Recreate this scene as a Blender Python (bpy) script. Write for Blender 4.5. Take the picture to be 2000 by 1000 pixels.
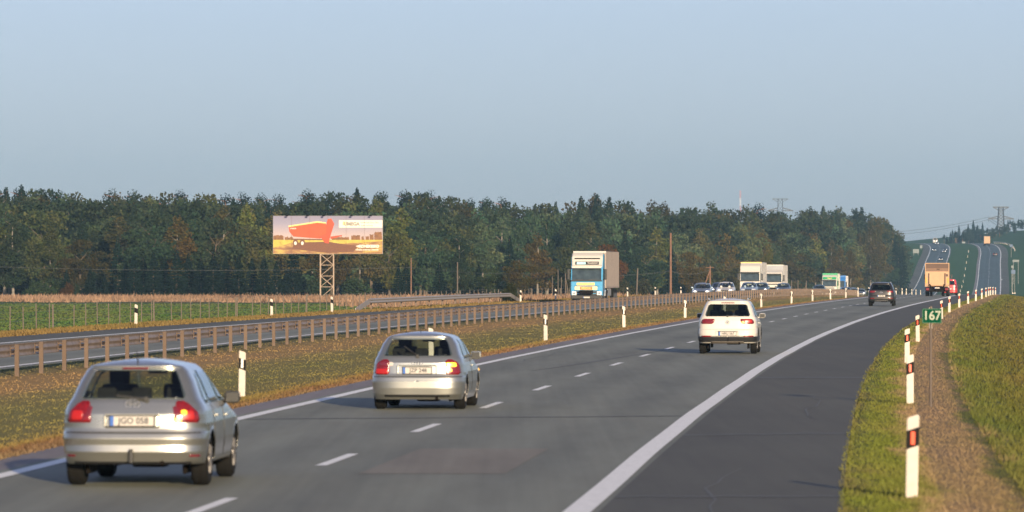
import bpy, bmesh, math, random
import numpy as np
from mathutils import Vector, Matrix
random.seed(7); RNG = np.random.default_rng(11)
SC = bpy.context.scene
for o in list(bpy.data.objects): bpy.data.objects.remove(o)
COL = SC.collection
R = math.radians

# ------------------------------------------------------------------ camera, sky, sun, exposure
F = 10600.0                      # focal length in pixels of the 2000 px wide photograph
HZ = 524.0                       # row of the horizon
CH = 2.6                         # eye height
cd = bpy.data.cameras.new('camera'); cam = bpy.data.objects.new('camera', cd); COL.objects.link(cam)
cd.sensor_width = 36.0; cd.lens = 36.0*F/2000.0
cd.clip_start = 1.0; cd.clip_end = 12000.0
cam.location = (0, 0, CH)
cam.rotation_euler = (math.pi/2 + math.atan((HZ-500.0)/F), 0, 0)
cd.dof.use_dof = True; cd.dof.focus_distance = 300.0; cd.dof.aperture_fstop = 4.6
SC.camera = cam

SUN_EL, SUN_AZ = R(10.5), R(167.0)
world = bpy.data.worlds.new('World'); SC.world = world; world.use_nodes = True
wn, wl = world.node_tree.nodes, world.node_tree.links
wn.clear()
sky = wn.new('ShaderNodeTexSky'); sky.sky_type = 'NISHITA'; sky.sun_disc = False
sky.sun_elevation = SUN_EL; sky.sun_rotation = SUN_AZ
sky.air_density = 1.0; sky.dust_density = 0.5; sky.ozone_density = 4.6; sky.altitude = 100
bg = wn.new('ShaderNodeBackground'); bg.inputs['Strength'].default_value = 0.080
wo = wn.new('ShaderNodeOutputWorld')
hs = wn.new('ShaderNodeHueSaturation'); hs.inputs['Saturation'].default_value = .54; wl.new(sky.outputs[0], hs.inputs['Color'])
tn = wn.new('ShaderNodeMix'); tn.data_type = 'RGBA'; tn.blend_type = 'MULTIPLY'; tn.inputs['Factor'].default_value = 1.0; tn.inputs['B'].default_value = (1.04, 1.01, 1.22, 1)
wl.new(hs.outputs[0], tn.inputs['A']); wl.new(tn.outputs['Result'], bg.inputs[0]); wl.new(bg.outputs[0], wo.inputs[0])
sd = bpy.data.lights.new('sun', 'SUN'); sd.energy = 4.8; sd.angle = R(0.6); sd.color = (1.0, 0.80, 0.53)
sun = bpy.data.objects.new('sun', sd); COL.objects.link(sun)
sdir = Vector((math.sin(SUN_AZ)*math.cos(SUN_EL), math.cos(SUN_AZ)*math.cos(SUN_EL), math.sin(SUN_EL)))
sun.rotation_euler = sdir.to_track_quat('Z', 'Y').to_euler(); sun.location = (30, -40, 40)
SC.view_settings.view_transform = 'Standard'; SC.view_settings.look = 'None'
SC.view_settings.exposure = 0.86; SC.view_settings.gamma = 1.0
SC.cycles.use_denoising = True
SC.cycles.max_bounces = 6; SC.cycles.transparent_max_bounces = 12; SC.cycles.volume_bounces = 1

# ------------------------------------------------------------------ road course: lateral X of the lane line and height, by distance
_LZ = [(-900,-56.5),(-400,-29),(-100,-12.3),(0,-6.77),(20,-5.66),(40,-4.48),(60,-3.24),(80,-1.937),(100,-.573),(120,.851),(140,2.333),(160,3.873),(180,5.466),(210,7.953),(240,10.548),
       (270,13.239),(300,16.015),(340,19.824),(380,23.724),(420,27.675),(460,31.633),(500,35.548),(550,40.303),(600,44.95),(726,57.0),(1000,83.2),(1300,111.6),(1723,151.0),(1860,163.4),(2010,176.8),
       (2120,186.8),(2260,197.3),(2400,204.2),(2550,206.5),(2750,202),(3200,180),(6500,0)]
_EZ = [(-900,0),(0,0),(340,0),(400,-.03),(450,-.09),(500,-.17),(550,-.26),(600,-.4),(700,-.8),(800,-1.33),(900,-1.98),(1010,-2.8),(1150,-4.0),(1300,-5.0),
       (1500,-5.7),(1723,-4.4),(1860,-.8),(2010,4.9),(2120,8.9),(2260,12.1),(2400,13.6),(2550,14.0),(2800,13.2),(3500,8),(6500,0)]
def hermite(tab):
    P = np.array(tab, float); x, y = P[:,0], P[:,1]
    d = np.diff(y)/np.diff(x); h = np.diff(x)
    m = np.empty_like(y); m[0] = d[0]; m[-1] = d[-1]
    m[1:-1] = (d[:-1]*h[1:] + d[1:]*h[:-1])/(h[:-1]+h[1:])
    def f(q):
        q = np.asarray(q, float); i = np.clip(np.searchsorted(x, q)-1, 0, len(h)-1)
        t = (q-x[i])/h[i]; t = np.clip(t, -3, 1)
        return ((2*t**3-3*t**2+1)*y[i] + (t**3-2*t**2+t)*h[i]*m[i] + (-2*t**3+3*t**2)*y[i+1] + (t**3-t**2)*h[i]*m[i+1])
    return f
LX, EZ = hermite(_LZ), hermite(_EZ)
def sm(a, b, x):
    t = np.clip((np.asarray(x, float)-a)/(b-a), 0, 1); return t*t*(3-2*t)
def terr(u, Z):
    u = np.asarray(u, float); Z = np.asarray(Z, float)
    e = EZ(Z)
    h = e - 0.6*sm(-28.6, -32.5, u)*(1-sm(1200, 1700, Z))
    far = np.where(Z < 1750, np.maximum(e, -1.7), e) - 0.6*(1-sm(1200, 1700, Z))
    k = sm(-45, -95, u)*(1-sm(1500, 1900, Z)); h = h*(1-k) + far*k
    h = h + 4.0*sm(-75, -250, u)*sm(800, 1150, Z)*(1-sm(1700, 2300, Z)*.5)
    h = h - np.clip(0.15*(u-9.0), 0, 3.2)*(1-sm(1100, 1700, Z))
    h = h + np.clip(0.25*(u-12.5), 0, 9)*sm(1800, 2300, Z)
    h = h - 0.16*sm(-4.8, -7.5, u)*sm(-15.0, -12.0, u)
    h = h + 0.10*np.exp(-((u-8.15)/.35)**2)*0 - 0.05*np.exp(-((u-8.95)/.25)**2)*(1-sm(300, 500, Z))
    return h
def road(u, Z, dz=0.0):
    return Vector((float(LX(Z)+u), float(Z), float(terr(u, Z)+dz)))
def head(Z):
    return math.atan(float(LX(Z+1)-LX(Z-1))/2)          # heading to the right of +Y
def by_px(px, u):                                       # distance at which the line u metres beside the lane line crosses column px
    zs = np.linspace(40, 2600, 20000); c = 1000+F*(LX(zs)+u)/zs - px
    i = np.where(np.sign(c[:-1]) != np.sign(c[1:]))[0]
    return float(zs[i[0]]) if len(i) else None

# ------------------------------------------------------------------ object helpers
def tag(o, label=None, cat=None, group=None, kind=None):
    if label: o['label'] = label
    if cat: o['category'] = cat
    if group: o['group'] = group
    if kind: o['kind'] = kind
    return o
def empty(name, loc=(0,0,0), rz=0.0, label=None, cat=None, group=None):
    o = bpy.data.objects.new(name, None); COL.objects.link(o); o.location = loc; o.rotation_euler = (0,0,rz)
    o.empty_display_size = .2
    return tag(o, label, cat, group)
def link(name, me, mat, parent=None, smooth=False):
    if mat is not None:
        for m in (mat if isinstance(mat, (list, tuple)) else [mat]): me.materials.append(m)
    if smooth: me.polygons.foreach_set('use_smooth', [True]*len(me.polygons))
    o = bpy.data.objects.new(name, me); COL.objects.link(o)
    if parent: o.parent = parent
    return o
def copy_tree(o, parent=None, label=None, group=None):
    c = o.copy(); COL.objects.link(c)
    if parent: c.parent = parent
    if label: c['label'] = label
    if group: c['group'] = group
    for ch in list(o.children): copy_tree(ch, c)
    return c
def np_mesh(name, V, Fq, attrs=None, tri=False):
    """V (n,3), Fq (m,4 or 3) -> mesh; attrs {name: per-vertex float array}"""
    me = bpy.data.meshes.new(name); V = np.ascontiguousarray(V, np.float32); Fq = np.ascontiguousarray(Fq, np.int32)
    k = Fq.shape[1]
    me.vertices.add(len(V)); me.vertices.foreach_set('co', V.ravel())
    me.loops.add(Fq.size); me.loops.foreach_set('vertex_index', Fq.ravel())
    me.polygons.add(len(Fq)); me.polygons.foreach_set('loop_start', np.arange(0, Fq.size, k, dtype=np.int32))
    try: me.polygons.foreach_set('loop_total', np.full(len(Fq), k, np.int32))
    except Exception: pass
    for a, arr in (attrs or {}).items():
        at = me.attributes.new(a, 'FLOAT', 'POINT'); at.data.foreach_set('value', np.ascontiguousarray(arr, np.float32))
    me.update(calc_edges=True); me.validate()
    return me
class MB:
    """collects shapes into one mesh"""
    def __init__(s): s.bm = bmesh.new()
    def box(s, c, d, bev=0.0, rot=None, taper=None):
        r = bmesh.ops.create_cube(s.bm, size=1.0); vs = r['verts']
        for v in vs:
            tx = ty = 1.0
            if taper and v.co.z > 0: tx, ty = taper
            v.co = Vector((v.co.x*d[0]*tx, v.co.y*d[1]*ty, v.co.z*d[2]))
        if bev > 0:
            es = list({e for v in vs for e in v.link_edges})
            rr = bmesh.ops.bevel(s.bm, geom=es, offset=min(bev, min(d)*.45), segments=2, affect='EDGES', profile=.6)
            vs = list({v for f in rr['faces'] for v in f.verts} | {v for v in vs if v.is_valid})
        if rot is not None: bmesh.ops.rotate(s.bm, verts=vs, cent=(0,0,0), matrix=rot)
        bmesh.ops.translate(s.bm, verts=vs, vec=Vector(c)); return s
    def tube(s, a, b, r, r2=None, n=8, cap=True):
        a, b = Vector(a), Vector(b); d = b-a
        q = d.to_track_quat('Z','Y').to_matrix().to_4x4()
        bmesh.ops.create_cone(s.bm, cap_ends=cap, segments=n, radius1=r, radius2=r if r2 is None else r2, depth=d.length,
                              matrix=Matrix.Translation((a+b)/2) @ q); return s
    def bar(s, a, b, w, h=None):
        a, b = Vector(a), Vector(b); d = b-a; h = h or w
        q = d.to_track_quat('Z','Y').to_matrix()
        r = bmesh.ops.create_cube(s.bm, size=1.0)['verts']
        for v in r: v.co = q @ Vector((v.co.x*w, v.co.y*h, v.co.z*d.length)) + (a+b)/2
        return s
    def prism(s, pts, y0, y1, ax='y'):
        """polygon in (x,z) extruded along y (or (y,z) along x when ax='x')"""
        def P(p, t): return Vector((p[0], t, p[1])) if ax == 'y' else (Vector((t, p[0], p[1])) if ax == 'x' else Vector((p[0], p[1], t)))
        A = [s.bm.verts.new(P(p, y0)) for p in pts]; B = [s.bm.verts.new(P(p, y1)) for p in pts]
        s.bm.faces.new(A); s.bm.faces.new(B[::-1]); n = len(pts)
        for i in range(n): s.bm.faces.new((A[i], B[i], B[(i+1)%n], A[(i+1)%n]))
        return s
    def build(s, name, mat, parent=None, smooth=False):
        bmesh.ops.recalc_face_normals(s.bm, faces=s.bm.faces[:])
        me = bpy.data.meshes.new(name); s.bm.to_mesh(me); s.bm.free()
        return link(name, me, mat, parent, smooth)
def text_mesh(name, body, size, mat, parent, loc, rx=math.pi/2, rz=0.0, align='CENTER', ext=.002, bold=0.0, sx=1.0):
    cu = bpy.data.curves.new(name, 'FONT'); cu.body = body; cu.size = size; cu.extrude = ext; cu.offset = bold
    cu.align_x = align; cu.align_y = 'CENTER'; cu.resolution_u = 3
    t = bpy.data.objects.new(name+'_tmp', cu); COL.objects.link(t)
    dg = bpy.context.evaluated_depsgraph_get(); me = bpy.data.meshes.new_from_object(t.evaluated_get(dg))
    bpy.data.objects.remove(t); bpy.data.curves.remove(cu)
    for v in me.vertices: v.co.x *= sx
    me.materials.clear()
    o = link(name, me, mat, parent); o.location = loc; o.rotation_euler = (rx, 0, rz); return o

# ------------------------------------------------------------------ materials
def new_mat(name):
    m = bpy.data.materials.new(name); m.use_nodes = True; nt = m.node_tree
    return m, nt, nt.nodes, nt.links, nt.nodes['Principled BSDF']
def mat_simple(name, col, rough=.6, metal=0.0, coat=0.0, emit=None, es=0.0, var=.12, vs=6.0, bump=0.0, spec=.5):
    m, nt, N, L, P = new_mat(name)
    P.inputs['Roughness'].default_value = rough; P.inputs['Metallic'].default_value = metal
    P.inputs['Coat Weight'].default_value = coat; P.inputs['Coat Roughness'].default_value = .06
    P.inputs['Specular IOR Level'].default_value = spec
    tc = N.new('ShaderNodeTexCoord'); nz = N.new('ShaderNodeTexNoise'); nz.inputs['Scale'].default_value = vs; nz.inputs['Detail'].default_value = 5
    L.new(tc.outputs['Object'], nz.inputs['Vector'])
    mp = N.new('ShaderNodeMapRange'); mp.inputs['From Min'].default_value = .3; mp.inputs['From Max'].default_value = .7
    mp.inputs['To Min'].default_value = 1-var; mp.inputs['To Max'].default_value = 1+var
    L.new(nz.outputs['Fac'], mp.inputs['Value'])
    mx = N.new('ShaderNodeVectorMath'); mx.operation = 'SCALE'; mx.inputs[0].default_value = col[:3]
    L.new(mp.outputs[0], mx.inputs['Scale']); L.new(mx.outputs[0], P.inputs['Base Color'])
    if bump:
        b = N.new('ShaderNodeBump'); b.inputs['Strength'].default_value = bump; b.inputs['Distance'].default_value = .02
        L.new(nz.outputs['Fac'], b.inputs['Height']); L.new(b.outputs[0], P.inputs['Normal'])
    if emit:
        P.inputs['Emission Color'].default_value = (*emit, 1); P.inputs['Emission Strength'].default_value = es
    return m
def mat_paint(name, col, metal=.0, rough=.35, dirt=.25):
    """car paint with a film of road dust on the low parts"""
    m, nt, N, L, P = new_mat(name)
    tc = N.new('ShaderNodeTexCoord'); sp = N.new('ShaderNodeSeparateXYZ'); L.new(tc.outputs['Object'], sp.inputs[0])
    nz = N.new('ShaderNodeTexNoise'); nz.inputs['Scale'].default_value = 5; nz.inputs['Detail'].default_value = 6
    L.new(tc.outputs['Object'], nz.inputs['Vector'])
    mr = N.new('ShaderNodeMapRange'); mr.inputs['From Min'].default_value = 1.0; mr.inputs['From Max'].default_value = .15
    mr.inputs['To Min'].default_value = 0; mr.inputs['To Max'].default_value = dirt*1.6
    L.new(sp.outputs['Z'], mr.inputs['Value'])
    mu = N.new('ShaderNodeMath'); mu.operation = 'MULTIPLY'; L.new(mr.outputs[0], mu.inputs[0]); L.new(nz.outputs['Fac'], mu.inputs[1])
    mx = N.new('ShaderNodeMix'); mx.data_type = 'RGBA'; mx.inputs['A'].default_value = (*col, 1); mx.inputs['B'].default_value = (.17,.14,.11,1)
    L.new(mu.outputs[0], mx.inputs['Factor']); L.new(mx.outputs['Result'], P.inputs['Base Color'])
    rr = N.new('ShaderNodeMath'); rr.operation = 'MULTIPLY_ADD'; rr.inputs[1].default_value = .5; rr.inputs[2].default_value = rough
    L.new(mu.outputs[0], rr.inputs[0]); L.new(rr.outputs[0], P.inputs['Roughness'])
    P.inputs['Metallic'].default_value = metal; P.inputs['Coat Weight'].default_value = .6; P.inputs['Coat Roughness'].default_value = .12
    return m
def mat_glass(name, tint=(.10,.13,.13), k=.06):
    m, nt, N, L, P = new_mat(name); N.remove(P); out = N['Material Output']
    t = N.new('ShaderNodeBsdfTransparent'); t.inputs[0].default_value = (*tint, 1)
    g = N.new('ShaderNodeBsdfGlossy'); g.inputs['Roughness'].default_value = .04; g.inputs[0].default_value = (.9,.95,1,1)
    lw = N.new('ShaderNodeLayerWeight'); lw.inputs['Blend'].default_value = .5
    pw = N.new('ShaderNodeMath'); pw.operation = 'POWER'; pw.inputs[1].default_value = 4.0; L.new(lw.outputs['Facing'], pw.inputs[0])
    f = N.new('ShaderNodeMath'); f.operation = 'MULTIPLY_ADD'; f.inputs[1].default_value = .85; f.inputs[2].default_value = .035; L.new(pw.outputs[0], f.inputs[0])
    nz = N.new('ShaderNodeTexNoise'); nz.inputs['Scale'].default_value = 3.0
    ad = N.new('ShaderNodeMath'); ad.operation = 'MULTIPLY_ADD'; ad.inputs[1].default_value = .02; L.new(nz.outputs['Fac'], ad.inputs[0]); L.new(f.outputs[0], ad.inputs[2])
    mx = N.new('ShaderNodeMixShader'); L.new(ad.outputs[0], mx.inputs[0]); L.new(t.outputs[0], mx.inputs[1]); L.new(g.outputs[0], mx.inputs[2])
    L.new(mx.outputs[0], out.inputs['Surface']); return m
def ramp(N, stops, interp='LINEAR'):
    r = N.new('ShaderNodeValToRGB'); r.color_ramp.interpolation = interp; e = r.color_ramp.elements
    e[0].position = stops[0][0]; e[0].color = (*stops[0][1], 1); e[1].position = stops[-1][0]; e[1].color = (*stops[-1][1], 1)
    for p, c in stops[1:-1]: x = e.new(p); x.color = (*c, 1)
    return r
def noise(N, L, vec, scale, detail=4, rough=.55, mapping=None):
    if mapping is not None:
        mp = N.new('ShaderNodeMapping'); mp.inputs['Scale'].default_value = mapping; L.new(vec, mp.inputs['Vector']); vec = mp.outputs[0]
    nz = N.new('ShaderNodeTexNoise'); nz.inputs['Scale'].default_value = scale; nz.inputs['Detail'].default_value = detail; nz.inputs['Roughness'].default_value = rough
    L.new(vec, nz.inputs['Vector']); return nz.outputs['Fac']
def math_(N, L, op, a, b=None, c=None):
    n = N.new('ShaderNodeMath'); n.operation = op
    for i, v in enumerate((a, b, c)):
        if v is None: continue
        if isinstance(v, (int, float)): n.inputs[i].default_value = v
        else: L.new(v, n.inputs[i])
    return n.outputs[0]
def mixc(N, L, f, a, b, mode='MIX'):
    n = N.new('ShaderNodeMix'); n.data_type = 'RGBA'; n.blend_type = mode
    for k, v in (('Factor', f), ('A', a), ('B', b)):
        if isinstance(v, (int, float)): n.inputs[k].default_value = v
        elif isinstance(v, tuple): n.inputs[k].default_value = (*v, 1)
        else: L.new(v, n.inputs[k])
    return n.outputs['Result']

U0, U1 = -60.0, 40.0
ZONES = [(-60,(.036,.078,.02)),(-40,(.04,.085,.02)),(-32,(.05,.08,.02)),(-30,(.13,.095,.03)),(-26.2,(.14,.09,.032)),(-15.2,(.075,.095,.030)),(-14.3,(.14,.115,.045)),
         (-13.2,(.31,.19,.08)),(-12.2,(.30,.185,.078)),(-11.2,(.215,.165,.06)),(-9,(.165,.15,.045)),(-6.6,(.17,.145,.043)),(-5.4,(.165,.12,.04)),
         (-5.0,(.13,.060,.028)),(-4.6,(.15,.095,.06)),(6.8,(.085,.085,.028)),(7.1,(.10,.125,.016)),(7.6,(.105,.12,.018)),(8.0,(.24,.16,.095)),
         (8.7,(.22,.145,.085)),(9.1,(.07,.085,.018)),(9.8,(.064,.078,.012)),(11,(.078,.070,.016)),(16,(.085,.09,.02)),(40,(.055,.085,.022))]
def grass_nodes(nt, N, L, bladed=False):
    at = N.new('ShaderNodeAttribute'); at.attribute_name = 'uu'; geo = N.new('ShaderNodeNewGeometry'); pos = geo.outputs['Position']
    w1 = noise(N, L, pos, 1.0, 5, .6, (.9,.10,1)); w2 = noise(N, L, pos, 1.0, 4, .5, (.12,.03,1))
    w3 = noise(N, L, pos, 1.0, 3, .6, (3.0,.6,1)); a = math_(N, L, 'MULTIPLY_ADD', w1, 1.7, at.outputs['Fac']); a = math_(N, L, 'MULTIPLY_ADD', w3, .9, a); a = math_(N, L, 'SUBTRACT', a, 1.3)
    u = N.new('ShaderNodeMapRange'); u.inputs['From Min'].default_value = U0; u.inputs['From Max'].default_value = U1; L.new(a, u.inputs['Value'])
    r = ramp(N, [((p-U0)/(U1-U0), c) for p, c in ZONES]); L.new(u.outputs[0], r.inputs[0])
    # dry / lush patches
    p1 = noise(N, L, pos, 1.0, 6, .62, (.55,.07,1)); m1 = N.new('ShaderNodeMapRange'); m1.inputs['From Min'].default_value = .36; m1.inputs['From Max'].default_value = .72; L.new(p1, m1.inputs['Value'])
    c = mixc(N, L, math_(N, L, 'MULTIPLY', m1.outputs[0], .32), r.outputs[0], (.22,.15,.055))
    p2 = noise(N, L, pos, 1.0, 3, .5, (.25,.05,1.3)); m2 = N.new('ShaderNodeMapRange'); m2.inputs['From Min'].default_value = .42; m2.inputs['From Max'].default_value = .74; L.new(p2, m2.inputs['Value'])
    c = mixc(N, L, math_(N, L, 'MULTIPLY', m2.outputs[0], .2), c, (.07,.10,.024))
    # far meadow: reedy brown beyond the green field
    sp = N.new('ShaderNodeSeparateXYZ'); L.new(pos, sp.inputs[0])
    zz = math_(N, L, 'MULTIPLY_ADD', w2, 90, sp.outputs['Y'])
    zz = math_(N, L, 'ADD', zz, math_(N, L, 'MULTIPLY_ADD', at.outputs['Fac'], 0.9, 40))
    k = N.new('ShaderNodeMapRange'); k.inputs['From Min'].default_value = 560; k.inputs['From Max'].default_value = 600; L.new(zz, k.inputs['Value'])
    k2 = N.new('ShaderNodeMapRange'); k2.inputs['From Min'].default_value = -29; k2.inputs['From Max'].default_value = -34; L.new(at.outputs['Fac'], k2.inputs['Value'])
    k3 = N.new('ShaderNodeMapRange'); k3.inputs['From Min'].default_value = 950; k3.inputs['From Max'].default_value = 800; L.new(sp.outputs['Y'], k3.inputs['Value'])
    kk = math_(N, L, 'MULTIPLY', math_(N, L, 'MULTIPLY', k.outputs[0], k2.outputs[0]), k3.outputs[0])
    c = mixc(N, L, kk, c, (.21,.125,.068))
    # far side of the valley is deep green meadow
    k4 = N.new('ShaderNodeMapRange'); k4.inputs['From Min'].default_value = 950; k4.inputs['From Max'].default_value = 1400; L.new(sp.outputs['Y'], k4.inputs['Value'])
    g4 = mixc(N, L, p1, (.016,.066,.016), (.040,.090,.022))
    c = mixc(N, L, k4.outputs[0], c, g4)
    fine = noise(N, L, pos, 3.0 if not bladed else 9.0, 6, .7, (1,.35,1))
    f = N.new('ShaderNodeMapRange'); f.inputs['From Min'].default_value = .25; f.inputs['From Max'].default_value = .75; f.inputs['To Min'].default_value = .82 if not bladed else .92; f.inputs['To Max'].default_value = 1.3 if not bladed else 1.12; L.new(fine, f.inputs['Value'])
    s = N.new('ShaderNodeVectorMath'); s.operation = 'SCALE'; L.new(c, s.inputs[0]); L.new(f.outputs[0], s.inputs['Scale'])
    return s.outputs[0], fine
def mat_ground():
    m, nt, N, L, P = new_mat('ground'); c, fine = grass_nodes(nt, N, L)
    L.new(c, P.inputs['Base Color']); P.inputs['Roughness'].default_value = .95; P.inputs['Specular IOR Level'].default_value = .1
    b = N.new('ShaderNodeBump'); b.inputs['Strength'].default_value = .3; b.inputs['Distance'].default_value = .04; L.new(fine, b.inputs['Height']); L.new(b.outputs[0], P.inputs['Normal'])
    return m
def mat_blades():
    m, nt, N, L, P = new_mat('grass_blades'); c, fine = grass_nodes(nt, N, L, True)
    at = N.new('ShaderNodeAttribute'); at.attribute_name = 'rnd'
    f = N.new('ShaderNodeMapRange'); f.inputs['To Min'].default_value = .85; f.inputs['To Max'].default_value = 1.25; L.new(at.outputs['Fac'], f.inputs['Value'])
    s = N.new('ShaderNodeVectorMath'); s.operation = 'SCALE'; L.new(c, s.inputs[0]); L.new(f.outputs[0], s.inputs['Scale'])
    L.new(s.outputs[0], P.inputs['Base Color']); P.inputs['Roughness'].default_value = .8; P.inputs['Specular IOR Level'].default_value = .15
    return m
def mat_asphalt(name, base, tracks=True, warm=0.0):
    m, nt, N, L, P = new_mat(name)
    at = N.new('ShaderNodeAttribute'); at.attribute_name = 'uu'; geo = N.new('ShaderNodeNewGeometry'); pos = geo.outputs['Position']
    big = noise(N, L, pos, 1.0, 5, .6, (.25,.03,1)); mid = noise(N, L, pos, 1.0, 6, .65, (1.6,.16,1)); fin = noise(N, L, pos, 40.0, 3, .7)
    streak = noise(N, L, pos, 1.0, 4, .6, (5.0,.03,1))
    f = math_(N, L, 'MULTIPLY_ADD', big, .9, .32); f = math_(N, L, 'MULTIPLY_ADD', mid, .5, f); f = math_(N, L, 'SUBTRACT', f, .09)
    f = math_(N, L, 'MULTIPLY_ADD', streak, .36, f); f = math_(N, L, 'MULTIPLY_ADD', fin, .12, f); f = math_(N, L, 'SUBTRACT', f, .24)
    if tracks:                                           # darker polished bands under the wheels
        w = math_(N, L, 'MULTIPLY', at.outputs['Fac'], 2*math.pi/1.83); w = math_(N, L, 'COSINE', w)
        f = math_(N, L, 'MULTIPLY_ADD', w, .085, f)
    s = N.new('ShaderNodeVectorMath'); s.operation = 'SCALE'; s.inputs[0].default_value = base; L.new(f, s.inputs['Scale'])
    tint = mixc(N, L, mid, (1.06,.99,.95), (.96,1.0,1.05)); c = mixc(N, L, 1.0, s.outputs[0], tint, 'MULTIPLY')
    L.new(c, P.inputs['Base Color']); P.inputs['Roughness'].default_value = .72; P.inputs['Specular IOR Level'].default_value = .35
    b = N.new('ShaderNodeBump'); b.inputs['Strength'].default_value = .35; b.inputs['Distance'].default_value = .01; L.new(fin, b.inputs['Height']); L.new(b.outputs[0], P.inputs['Normal'])
    return m
def mat_mark():
    m, nt, N, L, P = new_mat('road_paint'); geo = N.new('ShaderNodeNewGeometry'); pos = geo.outputs['Position']
    a = noise(N, L, pos, 1.0, 6, .7, (9,1.2,1)); r = ramp(N, [(.20,(.50,.49,.47)),(.36,(.78,.77,.74)),(.7,(.88,.87,.84))]); L.new(a, r.inputs[0])
    L.new(r.outputs[0], P.inputs['Base Color']); P.inputs['Roughness'].default_value = .6; return m
M = {}
M['ground'] = mat_ground(); M['blades'] = mat_blades()
M['asphalt'] = mat_asphalt('asphalt', (.182,.190,.148)); M['shoulder'] = mat_asphalt('asphalt_shoulder', (.084,.081,.056), False)
M['margin'] = mat_asphalt('asphalt_margin', (.20,.175,.17), False); M['patch'] = mat_asphalt('asphalt_patch', (.215,.195,.150), False)
M['tar'] = mat_simple('tar', (.09,.09,.08), .7); M['mark'] = mat_mark()

# ------------------------------------------------------------------ setting: ground, roads, markings
ZR = np.unique(np.concatenate([np.linspace(-880,-20,30), np.arange(-10, 200, 2.0), np.arange(200, 520, 4.0), np.arange(520, 1200, 10.0), np.arange(1200, 2900, 15.0), np.geomspace(2900, 6400, 18)]))
def strip(name, us, zs, mat, dz, kind='structure', parent=None, uoff=None, smooth=True):
    us = np.array(us, float); zs = np.array(zs, float)
    UU, ZZ = np.meshgrid(us, zs); off = 0 if uoff is None else uoff(ZZ)
    UE = UU + off
    X = LX(ZZ)+UE; H = terr_flat(UE, ZZ)+dz
    V = np.stack([X, ZZ, H], -1).reshape(-1, 3); n, m = UU.shape
    i = np.arange(n*m).reshape(n, m); Fq = np.stack([i[:-1,:-1], i[:-1,1:], i[1:,1:], i[1:,:-1]], -1).reshape(-1, 4)
    o = link(name, np_mesh(name, V, Fq, {'uu': UE.ravel()}), mat, parent, smooth)
    if kind: o['kind'] = kind
    return o
def terr_flat(u, Z): return EZ(Z) + 0*np.asarray(u)
ucols = np.unique(np.concatenate([np.linspace(-1400,-300,12), np.linspace(-300,-90,22), np.linspace(-90,-34,15), np.arange(-34,-25.9,.5), np.arange(-26,-15,1.2), np.arange(-15.2,-4.4,.6),
                                  np.arange(-4.4,6.6,1.5), np.arange(6.8,12,.2), np.arange(12,40,2), np.linspace(40,900,20)]))
UU, ZZ = np.meshgrid(ucols, ZR); H = terr(UU, ZZ)
inroad = ((UU > -26.25) & (UU < -15.25)) | ((UU > -4.55) & (UU < 6.85))
H = H - .06*inroad
H += .006*RNG.standard_normal(H.shape)*(~inroad)*((UU < -27)|(UU > 9.4)|((UU < -5.5)&(UU > -15)))
V = np.stack([LX(ZZ)+UU, ZZ, H], -1).reshape(-1, 3); n, m = UU.shape
ii = np.arange(n*m).reshape(n, m); Fq = np.stack([ii[:-1,:-1], ii[:-1,1:], ii[1:,1:], ii[1:,:-1]], -1).reshape(-1, 4)
g = link('ground', np_mesh('ground', V, Fq, {'uu': UU.ravel()}), M['ground'], None, True); g['kind'] = 'structure'
ZN = ZR[ZR <= 3200]
ZF = ZN[ZN >= 1150]; ZM = ZN[ZN <= 1180]; ZF = ZN[ZN >= ZM[-1]]
M['asphalt_far_shaded'] = mat_asphalt('asphalt_shaded', (.055,.088,.095))  # shade of the far hillside put into the asphalt colour, dark and bluish
strip('road', np.arange(-3.95, 4.31, 0.55), ZM, M['asphalt'], 0.0)
strip('hill_road', np.arange(-3.95, 4.31, 0.55), ZF, M['asphalt_far_shaded'], 0.0)
strip('road_shoulder', np.linspace(4.3, 6.9, 6), ZN, M['shoulder'], 0.0)
strip('road_margin', np.linspace(-4.6, -3.95, 3), ZN, M['margin'], 0.0)
strip('opposite_road', np.linspace(-24.0, -15.3, 16), ZM, M['asphalt'], 0.0)
strip('opposite_hill_road', np.linspace(-24.0, -15.3, 16), ZF, M['asphalt_far_shaded'], 0.0)
strip('opposite_road_shoulder', np.linspace(-26.6, -24.0, 6), ZN, M['shoulder'], 0.0)
wob = lambda z: .006*np.sin(z*.31)+.008*np.sin(z*.11+1)
strip('edge_line_shoulder', [3.92, 4.22], ZN, M['mark'], .006, uoff=wob)
strip('edge_line_median', [-3.78, -3.54], ZN, M['mark'], .006, uoff=wob)
strip('opposite_edge_line_median', [-15.95, -15.72], ZN, M['mark'], .006, uoff=wob)
strip('opposite_edge_line_shoulder', [-23.75, -23.5], ZN, M['mark'], .006, uoff=wob)
def dashes(name, u, z0, z1, per, ln, w):
    mb = MB()
    z = z0
    while z < z1:
        q = [(u-w/2, z-ln/2), (u+w/2, z-ln/2), (u+w/2, z+ln/2), (u-w/2, z+ln/2)]
        mb.bm.faces.new([mb.bm.verts.new((float(LX(b)+a), b, float(EZ(b))+.006)) for a, b in q]); z += per
    o = mb.build(name, M['mark']); o['kind'] = 'structure'; return o
dashes('lane_line', 0.0, 59.0-14.55, 2600, 14.55, 4.5, .15)
dashes('opposite_lane_line', -19.75, 60, 2600, 14.55, 4.5, .15)
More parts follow.
